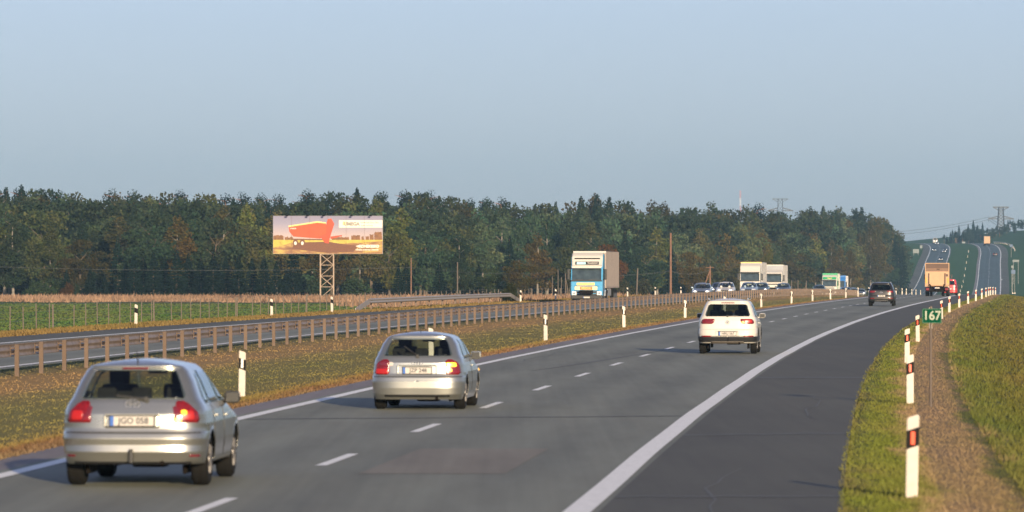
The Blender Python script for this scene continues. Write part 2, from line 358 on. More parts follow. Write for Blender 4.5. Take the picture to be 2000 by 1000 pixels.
def quad_strip(name, pts, w, mat, dz=.005):
    mb = MB(); A = []
    for k, (u, z) in enumerate(pts):
        ww = w*(.3+.7*math.sin(math.pi*(k+.5)/len(pts)))
        A.append([mb.bm.verts.new((float(LX(z))+u+s*ww/2, z, float(EZ(z))+dz)) for s in (-1, 1)])
    for a, b in zip(A[:-1], A[1:]): mb.bm.faces.new((a[0], a[1], b[1], b[0]))
    o = mb.build(name, mat); o['kind'] = 'structure'; return o
quad_strip('skid_mark', [(-1.6+.0*t + 1.75*(t/14)**.8, 137+2.6*t) for t in range(15)], .13, M['tar'])
strip('asphalt_patch', [.75, 2.6], np.linspace(68.5, 78, 4), M['patch'], .004)

def cross_line(name, u0, u1, z, w, mat, skew=0.0):
    mb = MB(); n = 8; A = []
    for k in range(n+1):
        u = u0+(u1-u0)*k/n; zc = z+skew*k/n+.12*math.sin(k*2.1+z)
        A.append([mb.bm.verts.new((float(LX(q)+u), q, float(EZ(q))+.005)) for q in (zc, zc+w)])
    for a, b in zip(A[:-1], A[1:]): mb.bm.faces.new((a[0], b[0], b[1], a[1]))
    o = mb.build(name, mat); o['kind'] = 'structure'
cross_line('shoulder_joint', 4.32, 6.88, 53.0, .35, M['patch']); cross_line('shoulder_joint', 4.32, 6.88, 61.5, .30, M['tar']); cross_line('shoulder_joint', 4.32, 6.85, 84, .5, M['tar'], 1.0); cross_line('shoulder_joint', 4.32, 6.85, 128, 1.0, M['tar'])
cross_line('road_joint', -3.5, 3.9, 93, .35, M['tar'], 2.0)
for k_, (u_, z_, n_) in enumerate([(5.4,56,10),(6.1,92,12),(-2.9,150,14)]):
    quad_strip('crack_seal', [(u_+.10*math.sin(t*.9+k_)+.05*math.sin(t*2.3), z_+1.6*t) for t in range(n_)], .035, M['tar'], .005)
# ------------------------------------------------------------------ grass as blades
def blades(name, n, zr, ur, h, w, dens=None, seed=1, mat=None, hv=None):
    rg = np.random.default_rng(seed)
    z = 1/rg.uniform(1/zr[1], 1/zr[0], n) if zr[1]/zr[0] > 1.6 else rg.uniform(zr[0], zr[1], n)
    u = rg.uniform(ur[0], ur[1], n)
    if dens is not None:
        k = rg.random(n) < dens(u, z); z = z[k]; u = u[k]; n = len(z)
    sc = np.clip(z/130, .8, 3.0)
    hh = h*(.45+rg.random(n)*.9)*(.7+.6*rg.random(n)); ww = w*sc*(.6+.8*rg.random(n))
    if hv is not None: hh = hh*hv(u, z)
    X = LX(z)+u; H = terr(u, z)-.02
    a = rg.uniform(0, math.pi, n); dx, dy = np.cos(a)*ww, np.sin(a)*ww
    lx, ly = rg.normal(0, .4, n)*hh, rg.normal(0, .4, n)*hh
    V = np.empty((n, 3, 3)); V[:,0] = np.stack([X-dx, z-dy, H], -1); V[:,1] = np.stack([X+dx, z+dy, H], -1); V[:,2] = np.stack([X+lx, z+ly, H+hh], -1)
    V = V.reshape(-1, 3); Fq = np.arange(n*3).reshape(n, 3)
    o = link(name, np_mesh(name, V, Fq, {'uu': np.repeat(u, 3), 'rnd': np.repeat(rg.random(n), 3)}), mat or M['blades'])
    o['kind'] = 'stuff'; return o
blades('median_grass', 190000, (48, 700), (-15.3, -4.75), .034, .022, seed=2)
blades('median_edge_weeds', 30000, (48, 500), (-5.6, -4.55), .06, .02, seed=3)
blades('verge_grass', 90000, (42, 700), (6.85, 8.0), .05, .015, seed=4, dens=lambda u, z: np.clip((u-6.6)*1.2, .1, 1))
blades('dry_verge_grass', 90000, (42, 700), (7.7, 9.2), .04, .010, seed=5)
blades('bank_grass', 130000, (42, 800), (9.0, 16), .10, .02, seed=6)
blades('far_verge_grass', 60000, (150, 750), (-31.5, -26.4), .11, .03, seed=7)
blades('field_grass', 120000, (210, 520), (-105, -31), .08, .04, seed=8)
blades('reeds', 170000, (535, 745), (-150, -31), .46, .035, seed=9, dens=lambda u, z: (.3+.7*(np.sin(z*.15+u*.05) > -.4))*np.clip((z-548-10*np.sin(u*.31)-8*np.sin(u*.083+2))/25, 0, 1), hv=lambda u, z: .75+.35*np.sin(z*.21+u*.13)+.25*np.sin(z*.057-u*.09+1), mat=mat_simple('dry_reeds', (.22,.135,.085), .9, var=.45, vs=.25))
blades('dry_verge_weeds', 30000, (425, 560), (-50, -29.5), .5, .03, seed=10, mat=bpy.data.materials['dry_reeds'], dens=lambda u, z: np.clip((z-425)/70+(u+38)/16, 0, 1))
tag(bpy.data.objects['reeds'], kind='stuff')

# ------------------------------------------------------------------ air
hz = MB().box((0, 2500, 60), (4200, 9000, 150)).build('haze', None); hz['kind'] = 'stuff'
hm = bpy.data.materials.new('haze'); hm.use_nodes = True; hn = hm.node_tree; hn.nodes.remove(hn.nodes['Principled BSDF'])
pv = hn.nodes.new('ShaderNodeVolumePrincipled'); pv.inputs['Density'].default_value = .00010; pv.inputs['Color'].default_value = (.33,.57,.82,1)
pv.inputs['Anisotropy'].default_value = .0
hn.links.new(pv.outputs[0], hn.nodes['Material Output'].inputs['Volume']); hz.data.materials.append(hm)
# ------------------------------------------------------------------ cars
M['glass'] = mat_glass('car_glass', (.74,.80,.76)); M['privacy'] = mat_glass('dark_car_glass', (.22,.27,.27))
M['tyre'] = mat_simple('tyre', (.007,.0065,.006), .9, vs=30, bump=.3, spec=.2); M['rim'] = mat_simple('rim', (.26,.25,.25), .45, .7)
M['black'] = mat_simple('black_plastic', (.012,.012,.013), .55); M['under'] = mat_simple('underbody', (.008,.006,.005), .9, spec=.1)
M['interior'] = mat_simple('interior', (.014,.014,.014), .9, spec=.2); M['chrome'] = mat_simple('chrome', (.62,.62,.62), .15, 1.0)
M['lens_red'] = mat_simple('lens_red', (.14,.004,.006), .22, coat=.6, var=.35, vs=28); M['lens_dark'] = mat_simple('lens_dark', (.12,.012,.02), .2, coat=.6)
M['lens_lit'] = mat_simple('brake_lamp_lit', (.26,.01,.01), .3, emit=(1,.02,.015), es=.10)
M['lens_amber'] = mat_simple('indicator_lit', (.8,.35,.02), .3, emit=(1,.50,.03), es=1.3)
M['lens_clear'] = mat_simple('lens_clear', (.75,.75,.74), .12, .2, coat=.8); M['plate'] = mat_simple('plate_white', (.42,.39,.36), .45, var=.05)
M['blue'] = mat_simple('plate_blue', (.02,.10,.38), .4); M['ink'] = mat_simple('plate_ink', (.05,.05,.06), .5)
M['headlit'] = mat_simple('headlamp_lit', (.9,.9,.9), .2, emit=(1,.93,.82), es=3.5)
M['silver'] = mat_paint('silver_paint', (.42,.415,.375), .88, .25); M['silver2'] = mat_paint('silver_paint_cool', (.40,.405,.38), .85, .28)
M['white'] = mat_paint('white_paint', (.53,.50,.455), 0, .35, .15); M['dark'] = mat_paint('dark_brown_paint', (.022,.020,.020), .4, .3, .3)
M['red'] = mat_paint('red_paint', (.42,.018,.02), 0, .3, .1); M['bluegrey'] = mat_paint('bluegrey_paint', (.30,.38,.46), .5, .3)
M['navy'] = mat_paint('navy_paint', (.035,.07,.12), .4, .3); M['teal'] = mat_paint('petrol_paint', (.05,.10,.13), .4, .3)

def interp(tab, z):
    a = np.array(tab, float); return np.interp(z, a[:,0], a[:,1])
class Shell:
    """car body as stacked horizontal outlines; y = 0 is the rear bumper, +y the front"""
    def __init__(s, p): s.p = p; s.a = p.get('a', 4.0); s.b = p.get('b', 14.0)
    def dims(s, z):
        p = s.p; yr = interp(p['rear'], z); yf = p['L'] - interp(p['front'], z); w = interp(p['wid'], z)*p['W']/2
        return (yr+yf)/2, (yf-yr)/2, w
    def rear(s, x, z, off=0.0):
        yc, l, w = s.dims(z); t = min(abs(x)/w, .995); y = yc - l*(1-t**s.a)**(1/s.b)
        return Vector((x, y-off, z))
    def front(s, x, z, off=0.0):
        yc, l, w = s.dims(z); t = min(abs(x)/w, .995); y = yc + l*(1-t**s.a)**(1/s.b)
        return Vector((x, y+off, z))
    def side(s, y, z, sx, off=0.0):
        yc, l, w = s.dims(z); t = min(abs(y-yc)/l, .999); x = w*(1-t**s.b)**(1/s.a)
        return Vector((sx*(x+off), y, z))
    def corner(s, q, z, sx, off=0.0, fr=False):
        """q: 0 on the centre line of the rear, runs over the corner (q=1) on to the side; x up to w then y"""
        yc, l, w = s.dims(z); ph = q*math.pi/4
        cx, cy = math.sin(ph), math.cos(ph); r = 1.0
        lo, hi = .5, 1.5
        for _ in range(26):
            r = (lo+hi)/2
            if abs(r*cx)**s.a + abs(r*cy)**s.b > 1: hi = r
            else: lo = r
        x, y = r*cx*w, r*cy*l
        v = Vector((sx*x, yc + (y if fr else -y), z)); n = Vector((sx*cx, (cy if fr else -cy), 0)).normalized()
        return v + n*off
    def mesh(s, name, mat, parent, holes, nz=64, nside=90, nend=18):
        p = s.p; z0, z1 = p['z0'], p['zr']
        zs = np.unique(np.concatenate([np.linspace(z0, z1, nz), np.array([k[0] for k in p['rear']+p['front']+p['wid'] if z0 <= k[0] <= z1])]))
        # normalised angular samples dense along the sides
        e = np.linspace(-1, 1, nend+1)[:-1]; sd_ = np.linspace(-1, 1, nside+1)[:-1]
        dirs = [(t, -1.0) for t in e] + [(1.0, t) for t in sd_] + [(-t, 1.0) for t in e] + [(-1.0, -t) for t in sd_]
        D = np.array(dirs); lo = np.full(len(D), .3); hi = np.full(len(D), 1.6)
        for _ in range(30):
            r = (lo+hi)/2; v = np.abs(r*D[:,0])**s.a + np.abs(r*D[:,1])**s.b > 1
            hi = np.where(v, r, hi); lo = np.where(v, lo, r)
        Q = D*r[:,None]
        rows = []
        for z in zs:
            yc, l, w = s.dims(z); rows.append(np.stack([Q[:,0]*w, yc+Q[:,1]*l, np.full(len(Q), z)], -1))
        m = len(Q); n = len(rows)
        # crowned roof / flat floor rings
        yc, l, w = s.dims(z1); crown = p['H']-z1
        nb = n
        for t in (.93,.85,.72,.55,.35,.12):
            rows.append(np.stack([Q[:,0]*w*t, yc+Q[:,1]*(l-(1-t)*.75*w*1.0 if True else l*t), np.full(m, z1+crown*(1-t*t))], -1))
        V = np.concatenate(rows); n2 = len(rows)
        # wheel arches: snap rim, drop the faces inside
        keep = []
        for (yw, rw) in p['arch']:
            zw = p['rw']
            d = np.hypot(V[:,1]-yw, V[:,2]-zw); sidev = np.abs(V[:,0]) > .55*p['W']/2
            near = sidev & (np.abs(d-rw) < .030) & (V[:,2] < z1*.8)
            f = np.where(near, rw/np.maximum(d, 1e-6), 1.0)
            V[:,1] = yw + (V[:,1]-yw)*f; V[:,2] = np.where(near, zw+(V[:,2]-zw)*f, V[:,2])
        i = np.arange(n2*m).reshape(n2, m); j = np.roll(i, -1, axis=1)
        Fq = np.stack([i[:-1], j[:-1], j[1:], i[1:]], -1).reshape(-1, 4)
        C = V[Fq].mean(1); ok = np.ones(len(Fq), bool)
        for (yw, rw) in p['arch']:
            ok &= ~((np.hypot(C[:,1]-yw, C[:,2]-p['rw']) < rw-.004) & (np.abs(C[:,0]) > .55*p['W']/2))
        for h in holes: ok &= ~h(C)
        Fq = Fq[ok]
        me = np_mesh(name, V, Fq)
        bm = bmesh.new(); bm.from_mesh(me); bm.verts.ensure_lookup_table()
        for ring in (i[0][::-1], i[-1]):
            try: bm.faces.new([bm.verts[k] for k in ring])
            except Exception: pass
        bmesh.ops.delete(bm, geom=[v for v in bm.verts if not v.link_faces], context='VERTS')
        bm.to_mesh(me); bm.free()
        o = link(name, me, mat, parent, True)
        md = o.modifiers.new('edge', 'SOLIDIFY'); md.thickness = .012; md.offset = -1
        return o
def patch(name, fn, s0, s1, t0, t1, mat, parent, left=None, right=None, ns=14, nt=8, off=.006, rnd=0.0, depth=.014):
    """panel following the shell. fn(s, t, off) -> point. left(t), right(t) trim s; rnd rounds the corners"""
    mb = MB(); g = []; b = []
    for jx in range(nt+1):
        t = t0+(t1-t0)*jx/nt; a = left(t) if left else s0; c = right(t) if right else s1
        if rnd:
            d = min(abs(t-t0), abs(t1-t)); 
            if d < rnd: k = rnd-math.sqrt(max(rnd*rnd-(rnd-d)**2, 0)); sg = 1 if c > a else -1; a += sg*k; c -= sg*k
        g.append([mb.bm.verts.new(fn(a+(c-a)*ix/ns, t, off)) for ix in range(ns+1)])
        b.append((mb.bm.verts.new(fn(a, t, off-depth)), mb.bm.verts.new(fn(c, t, off-depth)), a, c))
    for jx in range(nt):
        for ix in range(ns): mb.bm.faces.new((g[jx][ix], g[jx][ix+1], g[jx+1][ix+1], g[jx+1][ix]))
        mb.bm.faces.new((b[jx][0], g[jx][0], g[jx+1][0], b[jx+1][0])); mb.bm.faces.new((g[jx][-1], b[jx][1], b[jx+1][1], g[jx+1][-1]))
    for jx in (0, nt):
        bb = [mb.bm.verts.new(fn(b[jx][2]+(b[jx][3]-b[jx][2])*ix/ns, t0 if jx == 0 else t1, off-depth)) for ix in range(ns+1)]
        for ix in range(ns): mb.bm.faces.new((g[jx][ix], bb[ix], bb[ix+1], g[jx][ix+1]))
    bmesh.ops.remove_doubles(mb.bm, verts=mb.bm.verts[:], dist=.0004)
    return mb.build(name, mat, parent, True)
def wheel(parent, x, y, r, w, detail=True):
    t = MB(); sx = 1 if x > 0 else -1
    prof = [(.62*r,-w/2),(.90*r,-w/2),(.985*r,-w*.38),(r,-w*.2),(r,w*.2),(.985*r,w*.38),(.90*r,w/2),(.62*r,w/2)]
    n = 36 if detail else 16; rings = []
    for k in range(n):
        a = 2*math.pi*k/n; rings.append([t.bm.verts.new((0+q, math.cos(a)*rr, math.sin(a)*rr)) for rr, q in prof])
    for k in range(n):
        A, B = rings[k], rings[(k+1)%n]
        for q in range(len(prof)): t.bm.faces.new((A[q], A[(q+1)%len(prof)], B[(q+1)%len(prof)], B[q]))
    wh = t.build('wheel', M['tyre'], parent, True); wh.location = (x, y, r)
    d = MB(); d.tube((sx*w*.30,0,0), (sx*w*.44,0,0), .60*r, .60*r, n=28); 
    d.tube((-sx*w*.44,0,0), (-sx*w*.2,0,0), .60*r, n=28)
    if detail:
        for k in range(7):
            a = 2*math.pi*k/7; d.bar((sx*w*.47,0,0), (sx*w*.44, math.cos(a)*.56*r, math.sin(a)*.56*r), .05, .02)
        d.tube((sx*w*.44,0,0), (sx*w*.50,0,0), .08, n=14)
    rim = d.build('rim', M['rim'], wh)
    return wh
def plate(parent, c, text, rz=0.0, w=.52, h=.113, tilt=0.0, blue=True):
    f = MB().box((0,0,0), (w+.03, .012, h+.03), .004).build('number_plate', M['black'], parent); f.location = c; f.rotation_euler = (tilt, 0, rz)
    MB().box((0,-.009,0), (w, .006, h), .002).build('plate_face', M['plate'], f)
    if blue: MB().box((-w/2+.022,-.0135,0), (.044, .003, h)).build('plate_band', M['blue'], f)
    if text: text_mesh('plate_text', text, .105, M['ink'], f, (.02,-.0135,0), sx=.95, ext=.001, bold=.003)
    return f
def build_car(name, p, label, cat, group=None):
    S = Shell(p); root = empty(name, label=label, cat=cat, group=group)
    det = p.get('detail', True); paint = p['paint']; W = p['W']; L = p['L']
    gz0, gz1, gw0, gw1 = p['rglass']           # rear window bottom z, top z, half widths
    bz0, bz1 = p['belt'], p['zr']-.02
    holes = []
    see = p.get('see', True)
    if see:
        def h_rear(C):
            hw = np.interp(C[:,2], [gz0, gz1], [gw0, gw1])-.02
            return (C[:,2] > gz0+.01) & (C[:,2] < gz1-.01) & (np.abs(C[:,0]) < hw) & (C[:,1] < L*.5)
        def h_front(C):
            yc = C[:,1]; hw = np.interp(C[:,2], [p['wz'][0], p['wz'][1]], [W*.36, W*.29])
            return (C[:,2] > p['wz'][0]) & (C[:,2] < p['wz'][1]) & (np.abs(C[:,0]) < hw) & (C[:,1] > L*.45)
        holes = [h_rear, h_front]
        for (ya, yb, sk0, sk1, top) in p['sidew']:
            def h_side(C, ya=ya, yb=yb, sk0=sk0, sk1=sk1, top=top):
                t = (C[:,2]-bz0)/(top-bz0)
                return (t > .03) & (t < .97) & (C[:,1] > ya+sk0*t+.02) & (C[:,1] < yb+sk1*t-.02) & (np.abs(C[:,0]) > W*.25)
            holes.append(h_side)
    body = S.mesh('body', paint, root, holes, nz=p.get('nz', 60), nside=p.get('nside', 96), nend=p.get('nend', 22))
    gl = M['privacy'] if p.get('privacy') else M['glass']
    fnr = lambda x, z, o: S.rear(x, z, o)
    rw = patch('rear_window', fnr, -1, 1, gz0, gz1, gl, root, left=lambda z: -np.interp(z, [gz0, gz1], [gw0, gw1]), right=lambda z: np.interp(z, [gz0, gz1], [gw0, gw1]), rnd=.05, ns=18, nt=10)
    ws = patch('windscreen', lambda x, z, o: S.front(x, z, o), -1, 1, p['wz'][0]-.01, p['wz'][1]+.01, M['glass'], root,
               left=lambda z: -np.interp(z, p['wz'], [W*.375, W*.305]), right=lambda z: np.interp(z, p['wz'], [W*.375, W*.305]), rnd=.04, ns=12, nt=8)
    for sx in (-1, 1):
        for (ya, yb, sk0, sk1, top) in p['sidew']:
            patch('side_window', lambda y, z, o, sx=sx: S.side(y, z, sx, o), 0, 1, bz0, top, gl if ya < L*.35 else M['glass'], root,
                  left=lambda z, ya=ya, sk0=sk0, top=top: ya+sk0*(z-bz0)/(top-bz0), right=lambda z, yb=yb, sk1=sk1, top=top: yb+sk1*(z-bz0)/(top-bz0), rnd=.03, ns=8, nt=6)
    # lamps, bumper trim and the rest come as (name, kind, args)
    for q in p['parts']: q(S, root)
    for y in (p['arch'][0][0], p['arch'][1][0]):
        for sx in (-1, 1):
            wheel(root, sx*(W/2-.115-p.get('inset', .02)), y, p['rw'], .205, det)
    ub = MB(); yc = L/2
    ub.box((0, yc, p['z0']+.10), (W*.70, L*.86, .16), .02)
    for y, r in p['arch']: ub.tube((-W*.36, y, p['rw']), (W*.36, y, p['rw']), .05)
    for y, r in p['arch']:                                            # wheel housings
        for sx in (-1, 1):
            ub.box((sx*(W*.30), y, p['rw']+r*.62), (.30, r*1.5, r*.9), .08); ub.box((sx*(W/2-.30), y, p['rw']+.10), (.05, r*1.9, r*1.5), .05)
    ub.box((.18, .42, p['z0']+.02), (.42, .30, .12), .04); ub.tube((.36, .05, p['z0']+.02), (.36, .4, p['z0']+.04), .028)
    ub.build('underbody', M['under'], root)
    if see:
        it = MB(); yb = p['seat_r']
        it.box((0, yb+.08, bz0-.22), (W*.74, .16, .50), .05)                 # rear bench
        for x in (-.42, 0, .42): it.box((x, yb+.05, bz0+.10), (.24, .10, .17), .04)
        for x in (-.38, .38):
            it.box((x, yb+.95, bz0-.10), (.46, .14, .62), .06); it.box((x, yb+.90, bz0+.30), (.25, .10, .20), .04)
        it.box((0, p['L']*.66, bz0-.12), (W*.78, .5, .22), .05); it.box((0, .55, bz0-.12), (W*.72, .62, .03), .01)
        it.tube((-.36-.0, p['L']*.60, bz0+.02), (-.36, p['L']*.60+.03, bz0+.04), .18, n=18)
        it.build('seats', M['interior'], root)
        mr = MB(); mr.box((0, p['L']*.60, p['H']-.17), (.24, .04, .07), .02).build('rear_view_mirror', M['black'], root)
        if p.get('driver', True): driver(root, (-.38, yb+1.10, bz0-.02))
    for sx in (-1, 1):
        mp = S.side(p['mir_y'], p['mir_z'], sx); mc = p.get('mirror_mat', paint)
        mm = MB(); mm.box((mp.x+sx*p.get('mo',.13), mp.y, mp.z+.04), (.19, .13, .15), .045).box((mp.x+sx*.02, mp.y+.02, mp.z-.01), (.10, .06, .04), .01)
        o = mm.build('side_mirror', mc, root)
        MB().box((mp.x+sx*(p.get('mo',.13)+.004), mp.y-.067, mp.z+.04), (.155, .006, .115), .004).build('mirror_glass', M['black'], o)
    for sx in (-1, 1):
        for y, z in p.get('handles', []):
            v = S.side(y, z, sx, .012); MB().box(v, (.03, .18, .03), .01).build('door_handle', paint, root)
        if det:
            for y0 in p.get('seams', []):
                mb = MB(); pts = [S.side(y0+.02*math.sin(k), bz0-.02-k*(bz0-.35)/10, sx, .0015) for k in range(11)]
                for a, b in zip(pts[:-1], pts[1:]): mb.bar(a, b, .007)
                mb.build('door_seam', M['black'], body)
    if p.get('aerial'):
        y, z = p['aerial']; MB().tube((0, y, p['H']-.02), (0, y-.10, p['H']+.10 if z is None else z), .009, .005).build('aerial', M['black'], root)
    return root
def driver(root, c):
    bm = bmesh.new()
    cx, cy, cz = c
    def blob(c, r, n=14):
        q = bmesh.ops.create_uvsphere(bm, u_segments=n, v_segments=10, radius=1.0)['verts']
        for v in q: v.co = Vector((v.co.x*r[0]+c[0], v.co.y*r[1]+c[1], v.co.z*r[2]+c[2]))
    blob((cx, cy, cz-.05), (.23, .13, .32)); blob((cx, cy+.04, cz+.24), (.06, .06, .10)); blob((cx, cy+.05, cz+.38), (.078, .10, .12))
    blob((cx-.2, cy+.12, cz+.05), (.06, .16, .10)); blob((cx+.2, cy+.12, cz+.05), (.06, .16, .10))
    me = bpy.data.meshes.new('driver'); bm.to_mesh(me); bm.free()
    o = link('driver', me, M['interior'], root, True)
    md = o.modifiers.new('r', 'REMESH'); md.mode = 'VOXEL'; md.voxel_size = .03; md.use_smooth_shade = True
# generic parts
def P_lamp(name, q0, q1, z0, z1, mat, fr=False, lz=None, rnd=.03, sides=(-1,1), off=.008, ns=10, label=None, qa=None, qb=None):
    def f(S, root):
        for sx in sides:
            L_ = (lambda z: qa(z)) if qa else None; R_ = (lambda z: qb(z)) if qb else None
            o = patch(name, lambda q, z, o_, sx=sx: S.corner(q, z, sx, o_, fr), q0, q1, z0, z1, mat, root, left=L_, right=R_, ns=ns, nt=8, off=off, rnd=rnd, depth=.02)
            if label: o['label'] = label
    return f
def P_rear(name, x0, x1, z0, z1, mat, rnd=.01, off=.005, ns=16, label=None, left=None, right=None, depth=.014):
    def f(S, root):
        o = patch(name, lambda x, z, o_: S.rear(x, z, o_), x0, x1, z0, z1, mat, root, ns=ns, nt=6, off=off, rnd=rnd, left=left, right=right, depth=depth)
        if label: o['label'] = label
    return f
def P_front(name, x0, x1, z0, z1, mat, rnd=.01, off=.006, ns=10, left=None, right=None):
    def f(S, root): patch(name, lambda x, z, o_: S.front(x, z, o_), x0, x1, z0, z1, mat, root, ns=ns, nt=4, off=off, rnd=rnd, left=left, right=right)
    return f
def P_plate(z, text, x=0.0, fr=False, tilt=0.0, off=.022):
    def f(S, root):
        v = S.front(x, z, off) if fr else S.rear(x, z, off); plate(root, v, text, math.pi if fr else 0.0, tilt=tilt)
    return f
def P_recess(z, hw, h, mat):                              # lip round the plate
    def f(S, root):
        mb = MB(); v = S.rear(0, z, .012)
        mb.box((0, v.y-.008, z+h/2+.012), (2*hw, .035, .022), .006); mb.box((-hw, v.y-.004, z), (.025, .03, h), .006); mb.box((hw, v.y-.004, z), (.025, .03, h), .006)
        mb.build('plate_surround', mat, root)
    return f
def P_wiper(x0, z0, x1, z1):
    def f(S, root):
        mb = MB(); pts = [S.rear(x0+(x1-x0)*k/6, z0+(z1-z0)*k/6, .03-.012*k/6) for k in range(7)]
        for a, b in zip(pts[:-1], pts[1:]): mb.bar(a, b, .026, .02)
        mb.tube(pts[0]+Vector((0,.02,0)), pts[0]+Vector((0,-.02,0)), .03); mb.build('rear_wiper', M['black'], root)
    return f
def P_emblem(z, kind, mat, r=.055):
    def f(S, root):
        v = S.rear(0, z, .012); mb = MB()
        if kind == 'ovals':
            for (a, b, cx, cz) in ((r*1.35, r*.9, 0, 0), (r*.5, r*.88, 0, 0), (r*1.0, r*.42, 0, r*.42)):
                pts = [Vector((cx+a*math.cos(t*math.pi/12), v.y, z+cz+b*math.sin(t*math.pi/12))) for t in range(25)]
                for p_, q_ in zip(pts[:-1], pts[1:]): mb.bar(p_, q_, .012)
        elif kind == 'rings':
            for k in range(4):
                cx = (k-1.5)*r*.75; pts = [Vector((cx+r*.5*math.cos(t*math.pi/8), v.y, z+r*.5*math.sin(t*math.pi/8))) for t in range(17)]
                for p_, q_ in zip(pts[:-1], pts[1:]): mb.bar(p_, q_, .009)
        elif kind == 'round':
            pts = [Vector((r*math.cos(t*math.pi/12), v.y, z+r*math.sin(t*math.pi/12))) for t in range(25)]
            for p_, q_ in zip(pts[:-1], pts[1:]): mb.bar(p_, q_, .012)
            for a, b in (((-.6,.6),(-.22,-.62)),((-.22,-.62),(0,.05)),((0,.05),(.22,-.62)),((.22,-.62),(.6,.6)),((-.25,.7),(0,.1)),((.25,.7),(0,.1))):
                mb.bar((a[0]*r, v.y, z+a[1]*r), (b[0]*r, v.y, z+b[1]*r), .011)
        else:
            pts = [Vector((r*1.6*math.cos(t*math.pi/12), v.y, z+r*.75*math.sin(t*math.pi/12))) for t in range(25)]
            for p_, q_ in zip(pts[:-1], pts[1:]): mb.bar(p_, q_, .014)
            mb.bar((-r, v.y, z), (r, v.y, z), .012)
        mb.build('emblem', mat, root)
    return f
def P_line(z, hw, mat, t=.008, off=.002, name='panel_gap'):
    def f(S, root):
        mb = MB(); n = 22; pts = [S.rear(-hw+2*hw*k/n, z, off) for k in range(n+1)]
        for a, b in zip(pts[:-1], pts[1:]): mb.bar(a, b, t)
        mb.build(name, mat, root)
    return f
def P_box(name, c, d, mat, bev=.01):
    def f(S, root): MB().box(c, d, bev).build(name, mat, root)
    return f
def P_rails(mat):
    def f(S, root):
        p = S.p
        for sx in (-1, 1):
            x = sx*(interp(p['wid'], p['zr'])*p['W']/2-.03); mb = MB(); y0, y1 = p['rail']; z = p['H']-.02
            mb.bar((x, y0, z+.02), (x, y1, z+.02), .03); mb.box((x, y0, z), (.035,.08,.05), .01); mb.box((x, y1, z), (.035,.08,.05), .01); mb.box((x, (y0+y1)/2, z), (.03,.06,.04), .01)
            mb.build('roof_rail', mat, root)
    return f
def P_arches(mat, t=.045):
    def f(S, root):
        for (yw, rw) in S.p['arch']:
            for sx in (-1, 1):
                mb = MB(); A = []
                for k in range(21):
                    a = math.pi*(-.08+1.16*k/20)
                    A.append([mb.bm.verts.new(S.side(yw+math.cos(a)*r_, max(S.p['rw']+math.sin(a)*r_, S.p['z0']), sx, .012)) for r_ in (rw-.005, rw+t)])
                for a, b in zip(A[:-1], A[1:]): mb.bm.faces.new((a[0], a[1], b[1], b[0]))
                o = mb.build('wheel_arch_trim', mat, root); md = o.modifiers.new('t','SOLIDIFY'); md.thickness = .02
    return f
def place(root, u, Z, extra=0.0, away=True, front=0.0):
    """root's local +y is the way the vehicle drives; local y = 0 (rear bumper) stands at Z when away"""
    h = head(Z)+extra; root.location = road(u, Z); sl = math.atan(float(EZ(Z+6)-EZ(Z-6))/12)
    root.rotation_euler = (sl if away else -sl, 0, -h if away else math.pi-h)
    return root

